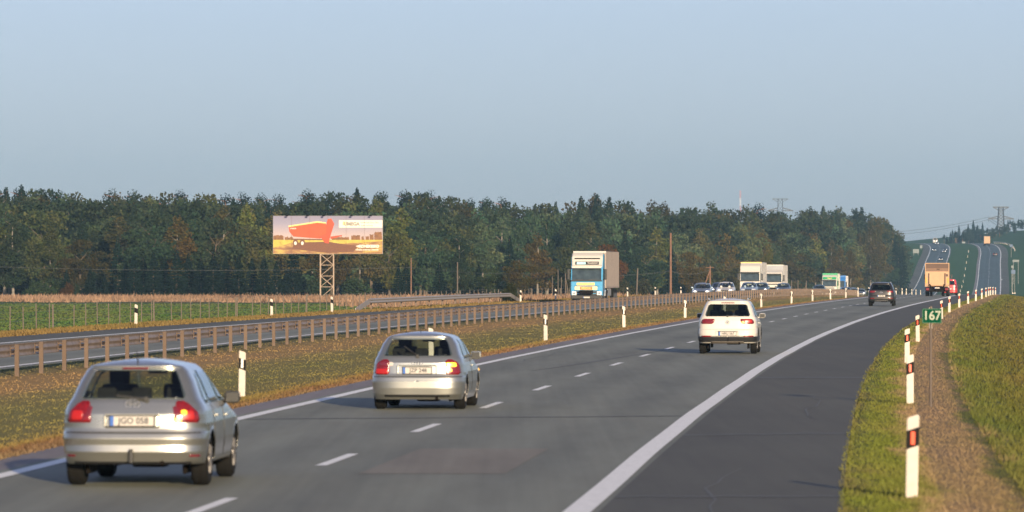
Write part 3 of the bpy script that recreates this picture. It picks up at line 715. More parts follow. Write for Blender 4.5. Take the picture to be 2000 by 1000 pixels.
# --- silver hatchback, nearest
pA = dict(mo=.10, L=4.22, W=1.76, H=1.505, z0=.27, zr=1.43, rw=.315, arch=[(.80,.365),(3.40,.365)], paint=M['silver'], belt=.98,
  rear=[(.24,.12),(.30,.05),(.42,.0),(.50,.015),(.58,.0),(.64,.02),(.655,.05),(.70,.065),(.86,.075),(.92,.10),(1.0,.135),(1.06,.17),(1.40,.42),(1.43,.40),(1.46,.42)],
  front=[(.24,.14),(.5,0),(.66,.06),(.74,.22),(.80,.50),(.86,.85),(.91,1.10),(.95,1.22),(1.05,1.42),(1.25,1.82),(1.40,2.12),(1.46,2.3)],
  wid=[(.24,.93),(.34,.975),(.55,1.0),(.75,.995),(.90,.965),(.98,.925),(1.05,.872),(1.25,.775),(1.38,.69),(1.43,.63)],
  rglass=(1.045,1.395,.645,.485), wz=(.97,1.36), sidew=[(.62,1.02,.28,.06,1.33),(1.10,2.02,.04,.0,1.37),(2.10,3.15,.0,-.62,1.37)], seat_r=.95,
  mir_y=2.62, mir_z=.97, mirror_mat=M['black'], handles=[(1.35,.83),(2.35,.81)], seams=[1.06,2.06], aerial=(.62,None),
  parts=[P_lamp('tail_lamp', .62, 1.35, .765, 1.025, M['lens_red'], qa=lambda z: .64+.09*(z-.755)/.25, qb=lambda z: .99-.10*max(0,(z-.88))/.12, rnd=.025, sides=(-1,)),
         P_lamp('tail_lamp', .62, 1.35, .765, 1.025, M['lens_red'], qa=lambda z: .64+.09*(z-.755)/.25, qb=lambda z: .99-.10*max(0,(z-.88))/.12, rnd=.025, sides=(1,), label='right tail lamp with its amber indicator glowing'),
         P_lamp('indicator', .66, .76, .775, .815, M['lens_amber'], sides=(1,), off=.012, rnd=.012), P_lamp('indicator', .77, .84, .86, .915, M['lens_amber'], sides=(1,), off=.012, rnd=.02),
         P_lamp('brake_lamp', .78, .93, .80, .91, M['lens_lit'], off=.011, rnd=.03), P_lamp('reversing_lamp', .67, .73, .84, .96, M['lens_dark'], off=.0105, rnd=.02),
         P_rear('plate_recess', -.335, .335, .70, .86, M['silver'], rnd=.02, off=.003), P_recess(.785, .325, .13, M['silver']), P_plate(.785, 'JGO 058', off=.018),
         P_line(.648, .80, M['black'], .010), P_line(.655+.35, .0001, M['black'], .002), P_emblem(.985, 'ovals', M['chrome'], .062), P_wiper(.0, 1.05, .24, 1.045) if False else P_wiper(.16, 1.045, -.20, 1.085),
         P_box('tow_bar', (0,-.045,.37), (.05,.07,.17), M['black'], .015), P_rear('lower_bumper', -.70, .70, .27, .305, M['black'], rnd=.01, off=.004),
         P_rear('reflector', -.80, -.68, .36, .385, M['lens_dark'], rnd=.008), P_rear('reflector', .68, .80, .36, .385, M['lens_dark'], rnd=.008),
         P_rear('high_brake_lamp', -.16, .16, 1.395, 1.415, M['lens_dark'], rnd=.006)])
carA = build_car('hatchback_car', pA, 'nearest silver hatchback with tow bar, right indicator glowing, in the left lane at bottom left', 'car')
place(carA, -1.545, 64.3, -.006)
# --- silver hatchback, second
pB = dict(mo=.08, L=4.15, W=1.735, H=1.42, z0=.19, zr=1.345, rw=.31, arch=[(.78,.35),(3.29,.35)], paint=M['silver2'], belt=.93, a=4.2,
  rear=[(.20,.10),(.28,.02),(.40,.0),(.52,.0),(.60,.02),(.615,.055),(.66,.075),(.86,.10),(.95,.15),(1.0,.19),(1.31,.53),(1.345,.52),(1.4,.55)],
  front=[(.20,.12),(.45,0),(.62,.06),(.70,.25),(.76,.55),(.82,.90),(.87,1.12),(.92,1.25),(1.0,1.40),(1.2,1.80),(1.33,2.10),(1.4,2.3)],
  wid=[(.20,.94),(.30,.98),(.50,1.0),(.68,.99),(.84,.955),(.93,.925),(1.0,.88),(1.2,.79),(1.31,.70),(1.345,.635)],
  rglass=(.985,1.30,.65,.505), wz=(.93,1.28), sidew=[(.85,1.85,.30,.0,1.28),(1.93,3.0,.0,-.60,1.28)], seat_r=.95,
  mir_y=2.62, mir_z=.92, mirror_mat=M['silver2'], handles=[(2.10,.79)], seams=[1.89], aerial=(.9,1.45),
  parts=[P_lamp('tail_lamp', .5, 1.0, .645, .925, M['lens_red'], qa=lambda z: .68+.05*(z-.645)/.28, qb=lambda z: 1.0-.10*max(0,(z-.83))/.1, rnd=.05, sides=(-1,)),
         P_lamp('tail_lamp', .5, 1.0, .645, .925, M['lens_red'], qa=lambda z: .68+.05*(z-.645)/.28, qb=lambda z: 1.0-.10*max(0,(z-.83))/.1, rnd=.05, sides=(1,), label='right tail lamp with its amber indicator lit'),
         P_lamp('indicator', .72, .93, .79, .865, M['lens_amber'], sides=(1,), off=.013, rnd=.02), P_lamp('indicator', .76, .83, .70, .755, M['lens_amber'], sides=(1,), off=.013, rnd=.02),
         P_lamp('brake_lamp', .71, .98, .66, .75, M['lens_lit'], sides=(-1,), off=.012, rnd=.02), P_lamp('lamp_top', .74, .92, .80, .90, M['lens_dark'], sides=(-1,), off=.012, rnd=.03),
         P_recess(.73, .36, .15, M['silver2']), P_plate(.72, 'JZP 248', off=.018), P_line(.605, .80, M['black'], .012), P_emblem(.855, 'rings', M['chrome'], .062),
         P_wiper(.0, .985, -.26, 1.16), P_rear('lower_bumper', -.60, .60, .235, .275, M['black'], rnd=.01, off=.004),
         P_rear('sticker', -.545, -.445, .80, .875, M['plate'], rnd=.02), P_rear('side_lamp', -.01, .01, .4, .41, M['silver2']),
         P_lamp('bumper_strip', .0, 1.15, .515, .535, M['silver2'], off=.008, rnd=.004, ns=20),
         lambda S, root: patch('side_indicator', lambda y, z, o_: S.side(y, z, 1, o_), 3.62, 3.72, .66, .70, M['lens_amber'], root, ns=3, nt=3, off=.012)])
carB = build_car('hatchback_car', pB, 'second silver hatchback, smaller, three-door, right indicator lit yellow, ahead of the nearest car', 'car')
place(carB, -1.12, 99.3, .004)
# --- white SUV
pC = dict(L=4.43, W=1.81, H=1.665, z0=.32, zr=1.585, rw=.35, arch=[(.86,.40),(3.46,.40)], paint=M['white'], belt=1.10, a=4.4,
  rear=[(.30,.14),(.36,.06),(.50,.0),(.60,.0),(.72,.03),(.76,.07),(1.0,.085),(1.12,.12),(1.16,.15),(1.55,.40),(1.585,.37),(1.66,.40)],
  front=[(.30,.15),(.55,0),(.75,.05),(.88,.25),(.95,.55),(1.01,.92),(1.06,1.12),(1.10,1.22),(1.2,1.40),(1.4,1.72),(1.56,2.05),(1.66,2.3)],
  wid=[(.30,.93),(.42,.99),(.62,1.0),(.85,.99),(1.0,.965),(1.10,.93),(1.18,.885),(1.4,.81),(1.54,.73),(1.585,.685)],
  rglass=(1.135,1.50,.69,.575), wz=(1.12,1.50), sidew=[(.55,.98,.20,.05,1.46),(1.06,2.10,.03,.0,1.49),(2.18,3.2,.0,-.55,1.49)], seat_r=1.0, privacy=True,
  mir_y=3.0, mir_z=1.09, mirror_mat=M['white'], handles=[(1.45,.93),(2.5,.91)], seams=[1.02,2.14], aerial=(.75,1.70), rail=(.75,3.0),
  parts=[P_lamp('tail_lamp', .4, 1.0, .905, 1.06, M['lens_red'], qa=lambda z: .57-.05*(z-.905)/.15, qb=lambda z: .99-.03*(z-.905)/.15, rnd=.06),
         P_lamp('reversing_lamp', .57, .66, .925, .985, M['lens_amber'], sides=(1,), off=.012, rnd=.025), P_lamp('brake_lamp', .66, .92, .94, 1.04, M['lens_lit'], sides=(1,), off=.011, rnd=.03),
         P_lamp('lower_bumper', 0, 1.9, .36, .53, M['black'], off=.010, ns=26, rnd=.02), P_lamp('bumper_reflector', .63, .93, .515, .555, M['lens_red'], off=.018, rnd=.012),
         P_rear('bumper_insert', -.50, .50, .31, .38, mat_simple('bumper_grey', (.10,.085,.07), .5), rnd=.01, off=.02), P_recess(.62, .33, .14, M['white']), P_plate(.615, 'HRU 567', off=.018),
         P_emblem(.955, 'round', M['chrome'], .055), P_line(.545, .50, M['black'], .008), P_rear('high_brake_lamp', -.20, .20, 1.525, 1.55, M['lens_dark'], rnd=.006),
         P_rails(M['chrome']), P_arches(M['black']), P_wiper(.0, 1.14, .30, 1.16)])
carC = build_car('suv_car', pC, 'white suv with roof rails and black lower bumper, rear to camera in the right lane', 'suv')
place(carC, 2.34, 163.5)
# --- dark SUV
pD = dict(pC); pD.update(dict(L=4.5, W=1.86, H=1.66, zr=1.58, paint=M['dark'], mirror_mat=M['dark'], nz=40, nside=60, detail=False,
  parts=[P_lamp('tail_lamp', .4, 1.0, .93, 1.06, M['lens_red'], qa=lambda z: .50+.12*(1.06-z)/.13, qb=lambda z: .99, rnd=.03),
         P_lamp('brake_lamp', .66, .85, .96, 1.03, M['lens_lit'], sides=(1,), off=.012, rnd=.02), P_rear('chrome_strip', -.50, .50, .935, .955, M['black'], rnd=.005, off=.009),
         P_lamp('bumper_reflector', .60, .93, .50, .56, M['lens_red'], off=.016, rnd=.015), P_lamp('lower_bumper', 0, 1.9, .33, .47, M['black'], off=.010, ns=26, rnd=.02),
         P_plate(.70, 'HFS 402', off=.018), P_emblem(.94, 'oval', M['chrome'], .06), P_rails(M['chrome']), P_rear('skid_plate', -.45, .45, .33, .38, M['rim'], rnd=.01, off=.02)]))
pD['rglass'] = (1.10,1.48,.68,.56)
carD = build_car('suv_car', pD, 'dark brown suv with silver roof rails and red tail lamps, beyond the white suv', 'suv')
place(carD, 2.25, 376.0)

# --- oncoming saloons: one kind per colour and shape, built low-detail
def oncoming(name, paint, label, W=1.76, H=1.44, L=4.5, lit=True, grille=M['black'], group='cars coming the other way', fam=0):
    k = H/1.44
    p = dict(L=L, W=W, H=H, z0=.22*k, zr=1.38*k, rw=.31, arch=[(.85,.36),(L-.82,.36)], paint=paint, belt=.95*k, nz=30, nside=40, nend=14, detail=False, driver=True,
      rear=[(.2,.1),(.4,0),(.7,.03),(.9,.08),(.98*k,.25),(1.02*k,.5),(1.32*k,1.2),(1.38*k,1.3)] if fam == 0 else [(.2,.1),(.4,0),(.9*k,.08),(1.0*k,.14),(1.35*k,.45),(1.38*k,.5)],
      front=[(.2,.12),(.45,0),(.60*k,.05),(.70*k,.22),(.78*k,.5),(.84*k,.85),(.90*k,1.12),(.95*k,1.25),(1.05*k,1.45),(1.3*k,1.95),(1.38*k,2.15)],
      wid=[(.2,.93),(.32,.98),(.55,1.0),(.8*k,.985),(.95*k,.93),(1.02*k,.88),(1.25*k,.79),(1.38*k,.68)],
      rglass=(1.03*k,1.31*k,.58,.50), wz=(.95*k,1.33*k), sidew=[(1.0,2.0,.35,0,1.32*k),(2.08,3.2,0,-.6,1.32*k)], seat_r=1.1, mir_y=3.05, mir_z=.96*k, mirror_mat=paint,
      parts=[P_lamp('headlamp', .50, .97, .60*k, .74*k, M['lens_clear'], fr=True, rnd=.04, off=.01), P_front('grille', -.36, .36, .56*k, .68*k, grille, rnd=.03),
             P_front('lower_grille', -.45, .45, .30, .42, M['black'], rnd=.03), P_plate(.49, None, fr=True, off=.02), P_lamp('tail_lamp', .6, .99, .72*k, .86*k, M['lens_red'], rnd=.02)])
    if lit: p['parts'].append(P_lamp('lit_headlamp', .64, .80, .625*k, .715*k, M['headlit'], fr=True, off=.014, rnd=.035))
    return build_car(name, p, label, 'car', group)
def place_on(root, px, u, L=4.5):
    z = by_px(px, u); place(root, u, z+L, away=False); return z
c = oncoming('saloon_car', M['bluegrey'], 'pale silver-blue saloon coming towards the camera, leftmost of the oncoming cars'); c.children[0].data.materials[0] = M['silver2']; place_on(c, 1369, -17.8)
c = oncoming('saloon_car', M['white'], 'white hatchback coming towards the camera just right of the leftmost oncoming car', H=1.5, L=4.3, fam=1); place_on(c, 1415, -17.8)
c = oncoming('saloon_car', M['dark'], 'black car mostly hidden behind the oncoming white hatchback'); place_on(c, 1402, -21.8)
c = oncoming('saloon_car', M['bluegrey'], 'blue-silver hatchback with big clear headlamps in front of the yellow-topped lorry', W=1.78, H=1.48, L=4.3, fam=1, lit=False); place_on(c, 1461, -17.8)
c = oncoming('saloon_car', M['teal'], 'dark petrol-blue car half hidden behind the blue-silver hatchback'); place_on(c, 1485, -17.8)
c = oncoming('saloon_car', M['navy'], 'dark blue saloon with lit headlamps in front of the all-white lorry'); place_on(c, 1528, -17.8)
c = oncoming('saloon_car', M['teal'], 'blue car with lit headlamps beside the green lorry'); place_on(c, 1599, -17.8)
for k, (px, m_, lb) in enumerate([(1651, M['navy'], 'dark blue car, first in the row whose roofs show right of the green lorry'), (1665, M['bluegrey'], 'pale blue car in the middle of the row of roofs right of the green lorry'),
                                  (1681, M['silver2'], 'silver car, last in the row of roofs left of the dark brown suv')]):
    c = oncoming('saloon_car', m_, lb); place_on(c, px, -17.8)
far_cars = [(1830,2285,-19.9,M['navy'],'dark car with lit headlamps just below the van at the crest of the far hill'), (1828,2130,-21.9,M['teal'],'dark car with lit headlamps in the outer lane halfway up the far hill'),
            (1842,2112,-18.0,M['navy'],'dark car with lit headlamps on the far hill, nearer of two close together'), (1846,2135,-17.6,M['dark'],'dark car with lit headlamps close behind another on the far hill'),
            (1840,2022,-18.2,M['dark'],'dark oncoming car seen just above the roof of the box lorry')]
src = None
for px, z, u, m_, lb in far_cars:
    c = oncoming('saloon_car', m_, lb); place(c, u, z+4.5, away=False)
c = oncoming('van', mat_paint('van_cream', (.55,.48,.38), 0, .4), 'cream van with lit headlamps at the crest of the far hill', W=2.1, H=2.5, L=5.4, fam=1); c['category'] = 'van'; place(c, -17.2, 2400, away=False)
# --- small dark car far right
pE = dict(pA); pE.update(dict(paint=M['dark'], mirror_mat=M['dark'], nz=26, nside=36, detail=False, see=True, parts=[P_lamp('tail_lamp', .55, .98, .76, .95, M['lens_lit'], rnd=.03), P_plate(.76, None)]))
c = build_car('hatchback_car', pE, 'small dark car far up the hill in the right-hand carriageway below the distant lorry', 'car'); place(c, 1.9, 2070)
# --- red van ahead of the box lorry
pF = dict(L=4.5, W=1.80, H=1.84, z0=.26, zr=1.76, rw=.32, arch=[(.75,.37),(3.5,.37)], paint=M['red'], belt=1.12, a=5.0, nz=34, nside=44, detail=False,
  rear=[(.24,.10),(.34,.0),(.55,.0),(.60,.03),(1.0,.05),(1.15,.07),(1.70,.16),(1.76,.15)], front=[(.24,.14),(.5,0),(.75,.05),(.85,.3),(.95,.7),(1.05,.95),(1.2,1.15),(1.6,1.6),(1.76,1.85)],
  wid=[(.24,.93),(.34,.98),(.6,1.0),(.95,.985),(1.15,.95),(1.5,.88),(1.7,.80),(1.76,.74)], rglass=(1.17,1.62,.62,.56), wz=(1.12,1.62),
  sidew=[(.35,1.3,.06,0,1.58),(1.4,2.2,0,0,1.58),(2.3,3.3,0,-.45,1.58)], seat_r=1.1, privacy=True, mir_y=3.1, mir_z=1.12, mirror_mat=M['black'],
  parts=[P_lamp('tail_lamp', .82, 1.0, .80, 1.25, M['lens_dark'], rnd=.02), P_plate(.72, None), P_line(.58, .8, M['black'], .015), P_line(1.12, .8, M['red'], .02)])
c = build_car('van', pF, 'red van partly hidden behind the right side of the box lorry', 'van'); place(c, 3.35, 603)
# ------------------------------------------------------------------ lorries
M['cab_blue'] = mat_paint('cab_blue', (.05,.27,.50), 0, .3, .2); M['cab_white'] = mat_paint('cab_white', (.50,.47,.43), 0, .35, .25)
M['cab_green'] = mat_paint('cab_green', (.02,.30,.12), 0, .35, .1); M['cab_deep'] = mat_paint('cab_deep_blue', (.03,.16,.45), 0, .35, .1)
M['tarp'] = mat_simple('tarpaulin', (.30,.245,.21), .7, vs=1.2, var=.08); M['tarp_w'] = mat_simple('tarpaulin_pale', (.30,.31,.34), .7, vs=1.2, var=.08)
M['yellow'] = mat_simple('yellow_panel', (.72,.50,.16), .5); M['brown'] = mat_simple('rusty_letters', (.30,.12,.04), .6)
M['box_cream'] = mat_simple('box_cream', (.40,.24,.13), .55, vs=2, var=.08); M['box_brown'] = mat_simple('box_brown', (.075,.033,.018), .6, vs=2); M['orange'] = mat_simple('reflex_orange', (.75,.28,.03), .5)
M['steel'] = mat_simple('galvanised', (.36,.34,.32), .5, .55, var=.15)
def truck_wheels(root, ys, W, r=.5):
    for y in ys:
        for sx in (-1, 1):
            wh = MB().tube((-.15,0,0), (.15,0,0), r, n=24).build('wheel', M['tyre'], root); wh.location = (sx*(W/2-.17), y, r)
            MB().tube((sx*.10,0,0), (sx*.165,0,0), r*.55, r*.45, n=18).build('rim', M['rim'], wh)
def semi(label, cab, trim, box, H=3.95, cabH=3.7, kind='a', group='lorries coming the other way', side=None, name='lorry', W=2.5, L=15.5):
    """front stands at y = 0 and faces -y (towards the camera); the trailer runs to +y"""
    root = empty(name, label=label, cat='lorry', group=group)
    mb = MB(); prof = [(0.02,.42),(0,.95),(0.0,1.65),(.10,2.05),(.28,2.78),(.42,2.95),(.75,cabH-.25),(1.2,cabH),(2.2,cabH),(2.2,.55),(1.75,.5)]
    mb.prism([(y, z) for y, z in prof], -W/2+.02, W/2-.02, 'x')
    bmesh.ops.recalc_face_normals(mb.bm, faces=mb.bm.faces[:]); bmesh.ops.bevel(mb.bm, geom=[e for e in mb.bm.edges], offset=.07, segments=2, affect='EDGES', clamp_overlap=True)
    cb = mb.build('cab', cab, root, True); 
    for pl in cb.data.polygons: pl.use_smooth = False
    # windscreen: follows the rake between 1.68 and 2.72
    def fy(z): return float(np.interp(z, [p[1] for p in prof[1:8]], [p[0] for p in prof[1:8]]))
    def fr(name_, x0, x1, z0, z1, mat, off=.012, th=.03, par=root, bow=.0):
        m_ = MB(); n = 6
        A = []
        for a in range(n+1):
            z = z0+(z1-z0)*a/n
            A.append([m_.bm.verts.new((x, fy(z)-off+bow*(x/W*2)**2, z)) for x in np.linspace(x0, x1, 7)])
        for a in range(n):
            for b in range(6): m_.bm.faces.new((A[a][b], A[a][b+1], A[a+1][b+1], A[a+1][b]))
        o = m_.build(name_, mat, par); md = o.modifiers.new('t', 'SOLIDIFY'); md.thickness = th; md.offset = 1; return o
    ws = fr('windscreen', -W/2+.12, W/2-.12, 1.72, 2.60, M['screen'], .02)
    fr('windscreen_frame', -W/2+.06, W/2-.06, 1.64, 1.74, M['black'], .035); 
    wp = MB(); wp.bar((-.9, fy(1.74)-.06, 1.76), (-.1, fy(1.9)-.05, 1.82), .03).bar((.1, fy(1.74)-.06, 1.76), (.9, fy(1.9)-.05, 1.84), .03); wp.build('wipers', M['black'], ws)
    vs = MB(); vs.box((0, -.02, 2.72), (W-.2, .30, .13), .04); vs.build('sun_visor', trim if kind == 'a' else M['black'], root)
    if kind == 'a':
        m_ = MB(); m_.prism([(.24,2.72),(.36,2.93),(.70,cabH-.22),(1.15,cabH+.05),(1.9,cabH+.05),(1.9,2.9),(.9,2.72)], -W/2+.06, W/2-.06, 'x'); bmesh.ops.recalc_face_normals(m_.bm, faces=m_.bm.faces[:]); bmesh.ops.bevel(m_.bm, geom=m_.bm.edges[:], offset=.05, segments=2, affect='EDGES', clamp_overlap=True); fa = m_.build('roof_fairing', trim, root)
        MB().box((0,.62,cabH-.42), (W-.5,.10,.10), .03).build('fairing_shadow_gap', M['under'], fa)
        m_ = MB(); m_.box((0,-.055,1.28), (1.9,.02,.02)).box((0,-.055,.93), (1.9,.02,.02)); m_.build('panel_gap', M['under'], cb)
    if kind == 'a':                                        # name board over the windscreen, yellow panels below it
        fr('roof_board', -W/2+.10, W/2-.10, 2.86, 3.24, trim, .05, .06)
        fr('roof_sign', -.92, .92, 2.92, 3.16, M['black'], .115, .02)
        fr('roof_sign_glow', -.80, -.1, 2.95, 3.13, M['skyblue'], .14, .01); text_mesh('roof_sign_text', 'TRANSPORT', .17, M['plate'], root, (.43, fy(3.04)-.16, 3.04), bold=.006, sx=.85)
        b = fr('upper_panel', -.78, .62, 1.33, 1.54, M['yellow'], .02, .01); b2 = fr('lower_panel', -.92, .82, .98, 1.24, M['plate_y'], .025, .01)
        fr('letter_panel', -.52, .44, 1.0, 1.22, M['brown'], .038, .005); text_mesh('panel_text', 'SPEDITION', .15, M['yellow'], root, (-.04, fy(1.1)-.062, 1.11), bold=.008)
    else:
        fr('upper_grille', -.85, .85, 1.30, 1.46, M['black'], .02, .01)
    if side is not None: fr('name_panel', -W/2+.12, W/2-.12, 2.85, 3.25, side, .02, .01); text_mesh('name_text', 'TRANS', .26, M['yellow'], root, (0, fy(3.0)-.06, 3.02), bold=.01)
    gz = .70
    g_ = fr('grille', -.80, .80, .58, .88, M['black'], .02, .02)
    m_ = MB(); m_.box((0, -.05, gz), (1.5, .02, .05)); m_.build('grille_bar', cab, g_)
    for sx in (-1, 1):
        m_ = MB(); m_.box((sx*.97, -.035, .72), (.36, .08, .30), .05); hl = m_.build('headlamp', M['lens_clear'], root)
        MB().tube((sx*.97,-.07,.72), (sx*.97,-.085,.72), .08, n=14).build('bulb', M['headlit'] if kind != 'a' else M['chrome'], hl)
        m_ = MB(); m_.box((sx*(W/2+.20), .30, 2.18), (.20, .12, .82), .05); m_.bar((sx*(W/2-.05), .38, 2.62), (sx*(W/2+.20), .32, 2.52), .05); m_.bar((sx*(W/2-.05), .38, 1.75), (sx*(W/2+.20), .32, 1.85), .05)
        m_.build('side_mirror', M['black'], root)
        m_ = MB(); m_.prism([(.40,1.72),(1.35,1.72),(1.35,2.6),(.72,2.6)], sx*(W/2-.02), sx*(W/2+.004), 'x'); m_.build('side_window', M['screen'], root)
    m_ = MB(); m_.box((0, -.02, .42), (W-.02, .24, .30), .06); bp = m_.build('bumper', M['black'] if kind == 'a' else cab, root)
    plate(root, (0, -.16, .40), None, 0.0)
    ib = MB(); ib.box((0, 2.35, cabH-.6), (W*.9, .3, 1.0), .05).box((0, 5.5, .82), (1.0, 12.5 if L > 12 else L-3, .28), .02); ib.build('chassis', M['under'], root)
    # trailer
    t = MB(); t.box((0, 2.75+(L-2.75)/2, (H+1.12)/2), (W+.04, L-2.75, H-1.12), .04)
    n = int((L-2.75)/.55)
    tr = t.build('trailer_box', box, root)
    rb = MB()
    for k in range(n+1): rb.box((W/2+.022, 2.78+k*(L-2.82)/n, (H+1.2)/2), (.012, .05, H-1.3))
    for k in range(n+1): rb.box((-W/2-.022, 2.78+k*(L-2.82)/n, (H+1.2)/2), (.012, .05, H-1.3))
    rb.box((0, 2.75+(L-2.75)/2, 1.17), (W+.08, L-2.75, .10)).build('trailer_frame', M['tarp'] if box is M['tarp'] else M['steel'], tr)
    hb = MB(); hb.box((0, 2.74, H-.06), (W+.06, .06, .14), .01); hb.build('trailer_header', trim if kind != 'b' else M['yellow'], tr)
    sk = MB(); sk.box((W/2-.05, 6.6, .78), (.05, 3.4, .55), .02).box((-W/2+.05, 6.6, .78), (.05, 3.4, .55), .02); sk.build('side_skirt', M['steel'], root)
    MB().box((W/2-.35, 3.6, .72), (.6, .9, .55), .08).build('fuel_tank', M['chrome'], root)
    truck_wheels(root, [1.35, 4.6, L-4.3, L-3.0, L-1.7], W)
    return root
M['screen'] = mat_simple('dark_screen', (.035,.05,.055), .08, coat=.8, var=.5, vs=1.6); M['skyblue'] = mat_simple('sign_glow', (.35,.60,.66), .4)
M['plate_y'] = mat_simple('pale_yellow_panel', (.80,.66,.34), .45)
def place_semi(o, px, u, dz=0):
    z = by_px(px, u)+dz; h = head(z+6); o.location = road(u, z); o.rotation_euler = (math.atan(float(EZ(z+10)-EZ(z))/10), 0, -h)
place_semi(semi('blue and white lorry with yellow panels on its nose and a beige curtain trailer', M['cab_blue'], M['cab_white'], M['tarp'], H=3.98, cabH=3.82, kind='a'), 1146, -21.9)
place_semi(semi('white lorry with a yellow strip along the top of its trailer', M['cab_white'], M['cab_white'], M['tarp_w'], H=4.0, cabH=3.75, kind='b'), 1465, -21.8)
place_semi(semi('all-white lorry right of the lorry with the yellow strip', M['cab_white'], M['cab_white'], M['tarp_w'], H=3.98, cabH=3.3, kind='c'), 1509.5, -21.8)
place_semi(semi('green lorry with a yellow name above its windscreen', M['cab_white'], M['cab_green'], M['cab_green'], H=3.9, cabH=3.6, kind='c', side=M['cab_green']), 1620, -21.8)
place_semi(semi('blue lorry half hidden behind the green lorry', M['cab_deep'], M['cab_deep'], M['cab_deep'], H=3.75, cabH=3.5, kind='c'), 1637, -21.8)
# --- box lorry with a tail lift, seen from behind
def box_lorry(label, Z, u, W=2.46, H=3.42, L=7.5, far=False):
    root = empty('box_lorry', label=label, cat='lorry')
    b = MB().box((0, L/2-.7, (H+1.0)/2), (W, L-1.4, H-1.0), .03).build('cargo_box', M['box_cream'], root)
    fr = MB()
    for sx in (-1, 1): fr.box((sx*(W/2-.03), -.03, (H+1.0)/2), (.07, .09, H-.98), .01)
    fr.box((0, -.03, H-.03), (W, .09, .07), .01).build('frame', M['box_cream'], b)
    if not far:
        MB().box((0, -.012, H-.30), (W-.16, .03, .46), .01).build('upper_flap', M['box_brown'], b)
        MB().box((0, -.014, H-.72), (W-.16, .034, .38), .01).build('upper_door', mat_simple('door_tan', (.15,.078,.045), .6, vs=2), b)
        MB().box((.10, -.035, H-.64), (.30, .02, .07), .01).build('handle_slot', M['under'], b)
        tl = MB().box((0, -.06, 1.85), (W-.12, .07, 1.42), .02).build('tail_lift', M['box_cream'], root)
        for sx in (-1, 1):
            MB().box((sx*.83-.02, -.115, 1.72), (.14, .06, 1.30), .02).build('lift_rail', M['box_brown'], tl)
            MB().box((sx*1.12, -.11, 1.62), (.16, .02, .56), .01).build('reflective_panel', M['orange'], tl)
            MB().box((sx*.98, -.08, .74), (.34, .10, .26), .03).build('tail_lamp', M['lens_red'], root)
        MB().box((1.02, -.11, 2.16), (.22, .015, .26)).build('warning_plate', M['box_brown'], tl)
        MB().box((0, -.20, 1.14), (1.25, .28, .12), .02).build('lift_step', M['box_cream'], tl)
        m = MB(); m.box((0, -.05, .50), (W-.2, .10, .10), .02); m.bar((-.65,-.1,.95), (-.75,-.2,1.25), .08).bar((.65,-.1,.95), (.75,-.2,1.25), .08); m.build('rear_bumper', M['under'], root)
        plate(root, (0, -.10, .86), None)
    else:
        for sx in (-1, 1): MB().box((sx*1.0, -.05, .85), (.3, .08, .2), .02).build('tail_lamp', M['lens_red'], root)
    MB().box((0, L/2, .85), (1.1, L-1, .35), .02).box((0, .8, .70), (W-.2, 1.0, .45), .05).build('chassis', M['under'], root)
    c = MB().box((0, L-.05, 1.45), (W-.1, 1.5, 2.0), .12).build('cab', M['cab_white'], root)
    MB().box((0, L+.705, 1.85), (W-.35, .03, .75), .01).build('windscreen', M['screen'], c)
    for sx in (-1, 1): MB().box((sx*(W/2+.17), L+.3, 2.0), (.14, .10, .5), .03).box((sx*(W/2+.02), L+.3, 2.15), (.3,.03,.03)).build('side_mirror', M['black'], root)
    truck_wheels(root, [1.5, L-.3], W, .46)
    for sx in (-1, 1):
        MB().tube((sx*(W/2-.62)-.12, 1.5, .46), (sx*(W/2-.62)+.12, 1.5, .46), .46, n=24).build('inner_wheel', M['tyre'], root)
    place(root, u, Z); return root
box_lorry('cream box lorry with a tail lift and orange side panels, driving away near the crest', 558, 2.65)
box_lorry('distant cream lorry driving up the far hill in the right-hand carriageway', 2250, .3, W=2.5, H=3.9, L=11, far=True)

# ------------------------------------------------------------------ guard rails, fence
M['rail'] = mat_simple('weathered_rail', (.22,.175,.15), .55, .35, var=.2, vs=3); M['railpost'] = mat_simple('rail_post', (.105,.068,.047), .6, .25, var=.2, vs=2)
WB = [(0,.0),(.028,.035),(.045,.06),(.045,.095),(.028,.12),(0,.15),(.0,.165),(.028,.20),(.045,.225),(.045,.26),(.028,.285),(0,.315)]
def wbeam(name, zs, u, ztop, parent, sgn=1, mat=None, lo=0.0):
    zs = np.array(zs); P = len(WB); V = []
    for z in zs:
        x, g = float(LX(z)+u), float(terr(u, z))
        for th in (0, .006): V += [(x+sgn*(a+th), z, g+ztop-.315+b+lo) for a, b in WB]
    V = np.array(V); F_ = []
    for k in range(len(zs)-1):
        a, b = k*2*P, (k+1)*2*P
        for q in range(P-1):
            F_ += [(a+q, a+q+1, b+q+1, b+q), (a+P+q+1, a+P+q, b+P+q, b+P+q+1)]
        F_ += [(a, b, b+P, a+P), (a+P-1, a+2*P-1, b+2*P-1, b+P-1)]
    return link(name, np_mesh(name, V, np.array(F_)), mat or M['rail'], parent)
gr = empty('guard_rail', road(-13.85, 130), label='long weathered guard rail on close-set posts along the grass median', cat='guard rail')
gz = [132.5+3.67*k for k in range(-12, 190)]
def local(o, root): o.matrix_parent_inverse = Matrix.Translation(-root.location)
local(wbeam('beam', gz, -14.02, .78, gr, -1), gr)
def cpost(mb, h):
    mb.box((0, 0, h/2-.1), (.012, .10, h+.2)).box((-.0, -.05, h/2-.1), (.105, .012, h+.2)).box((.048,-.03, h/2-.1), (.010, .035, h+.2)).box((-.048,-.03, h/2-.1), (.010, .035, h+.2)); return mb
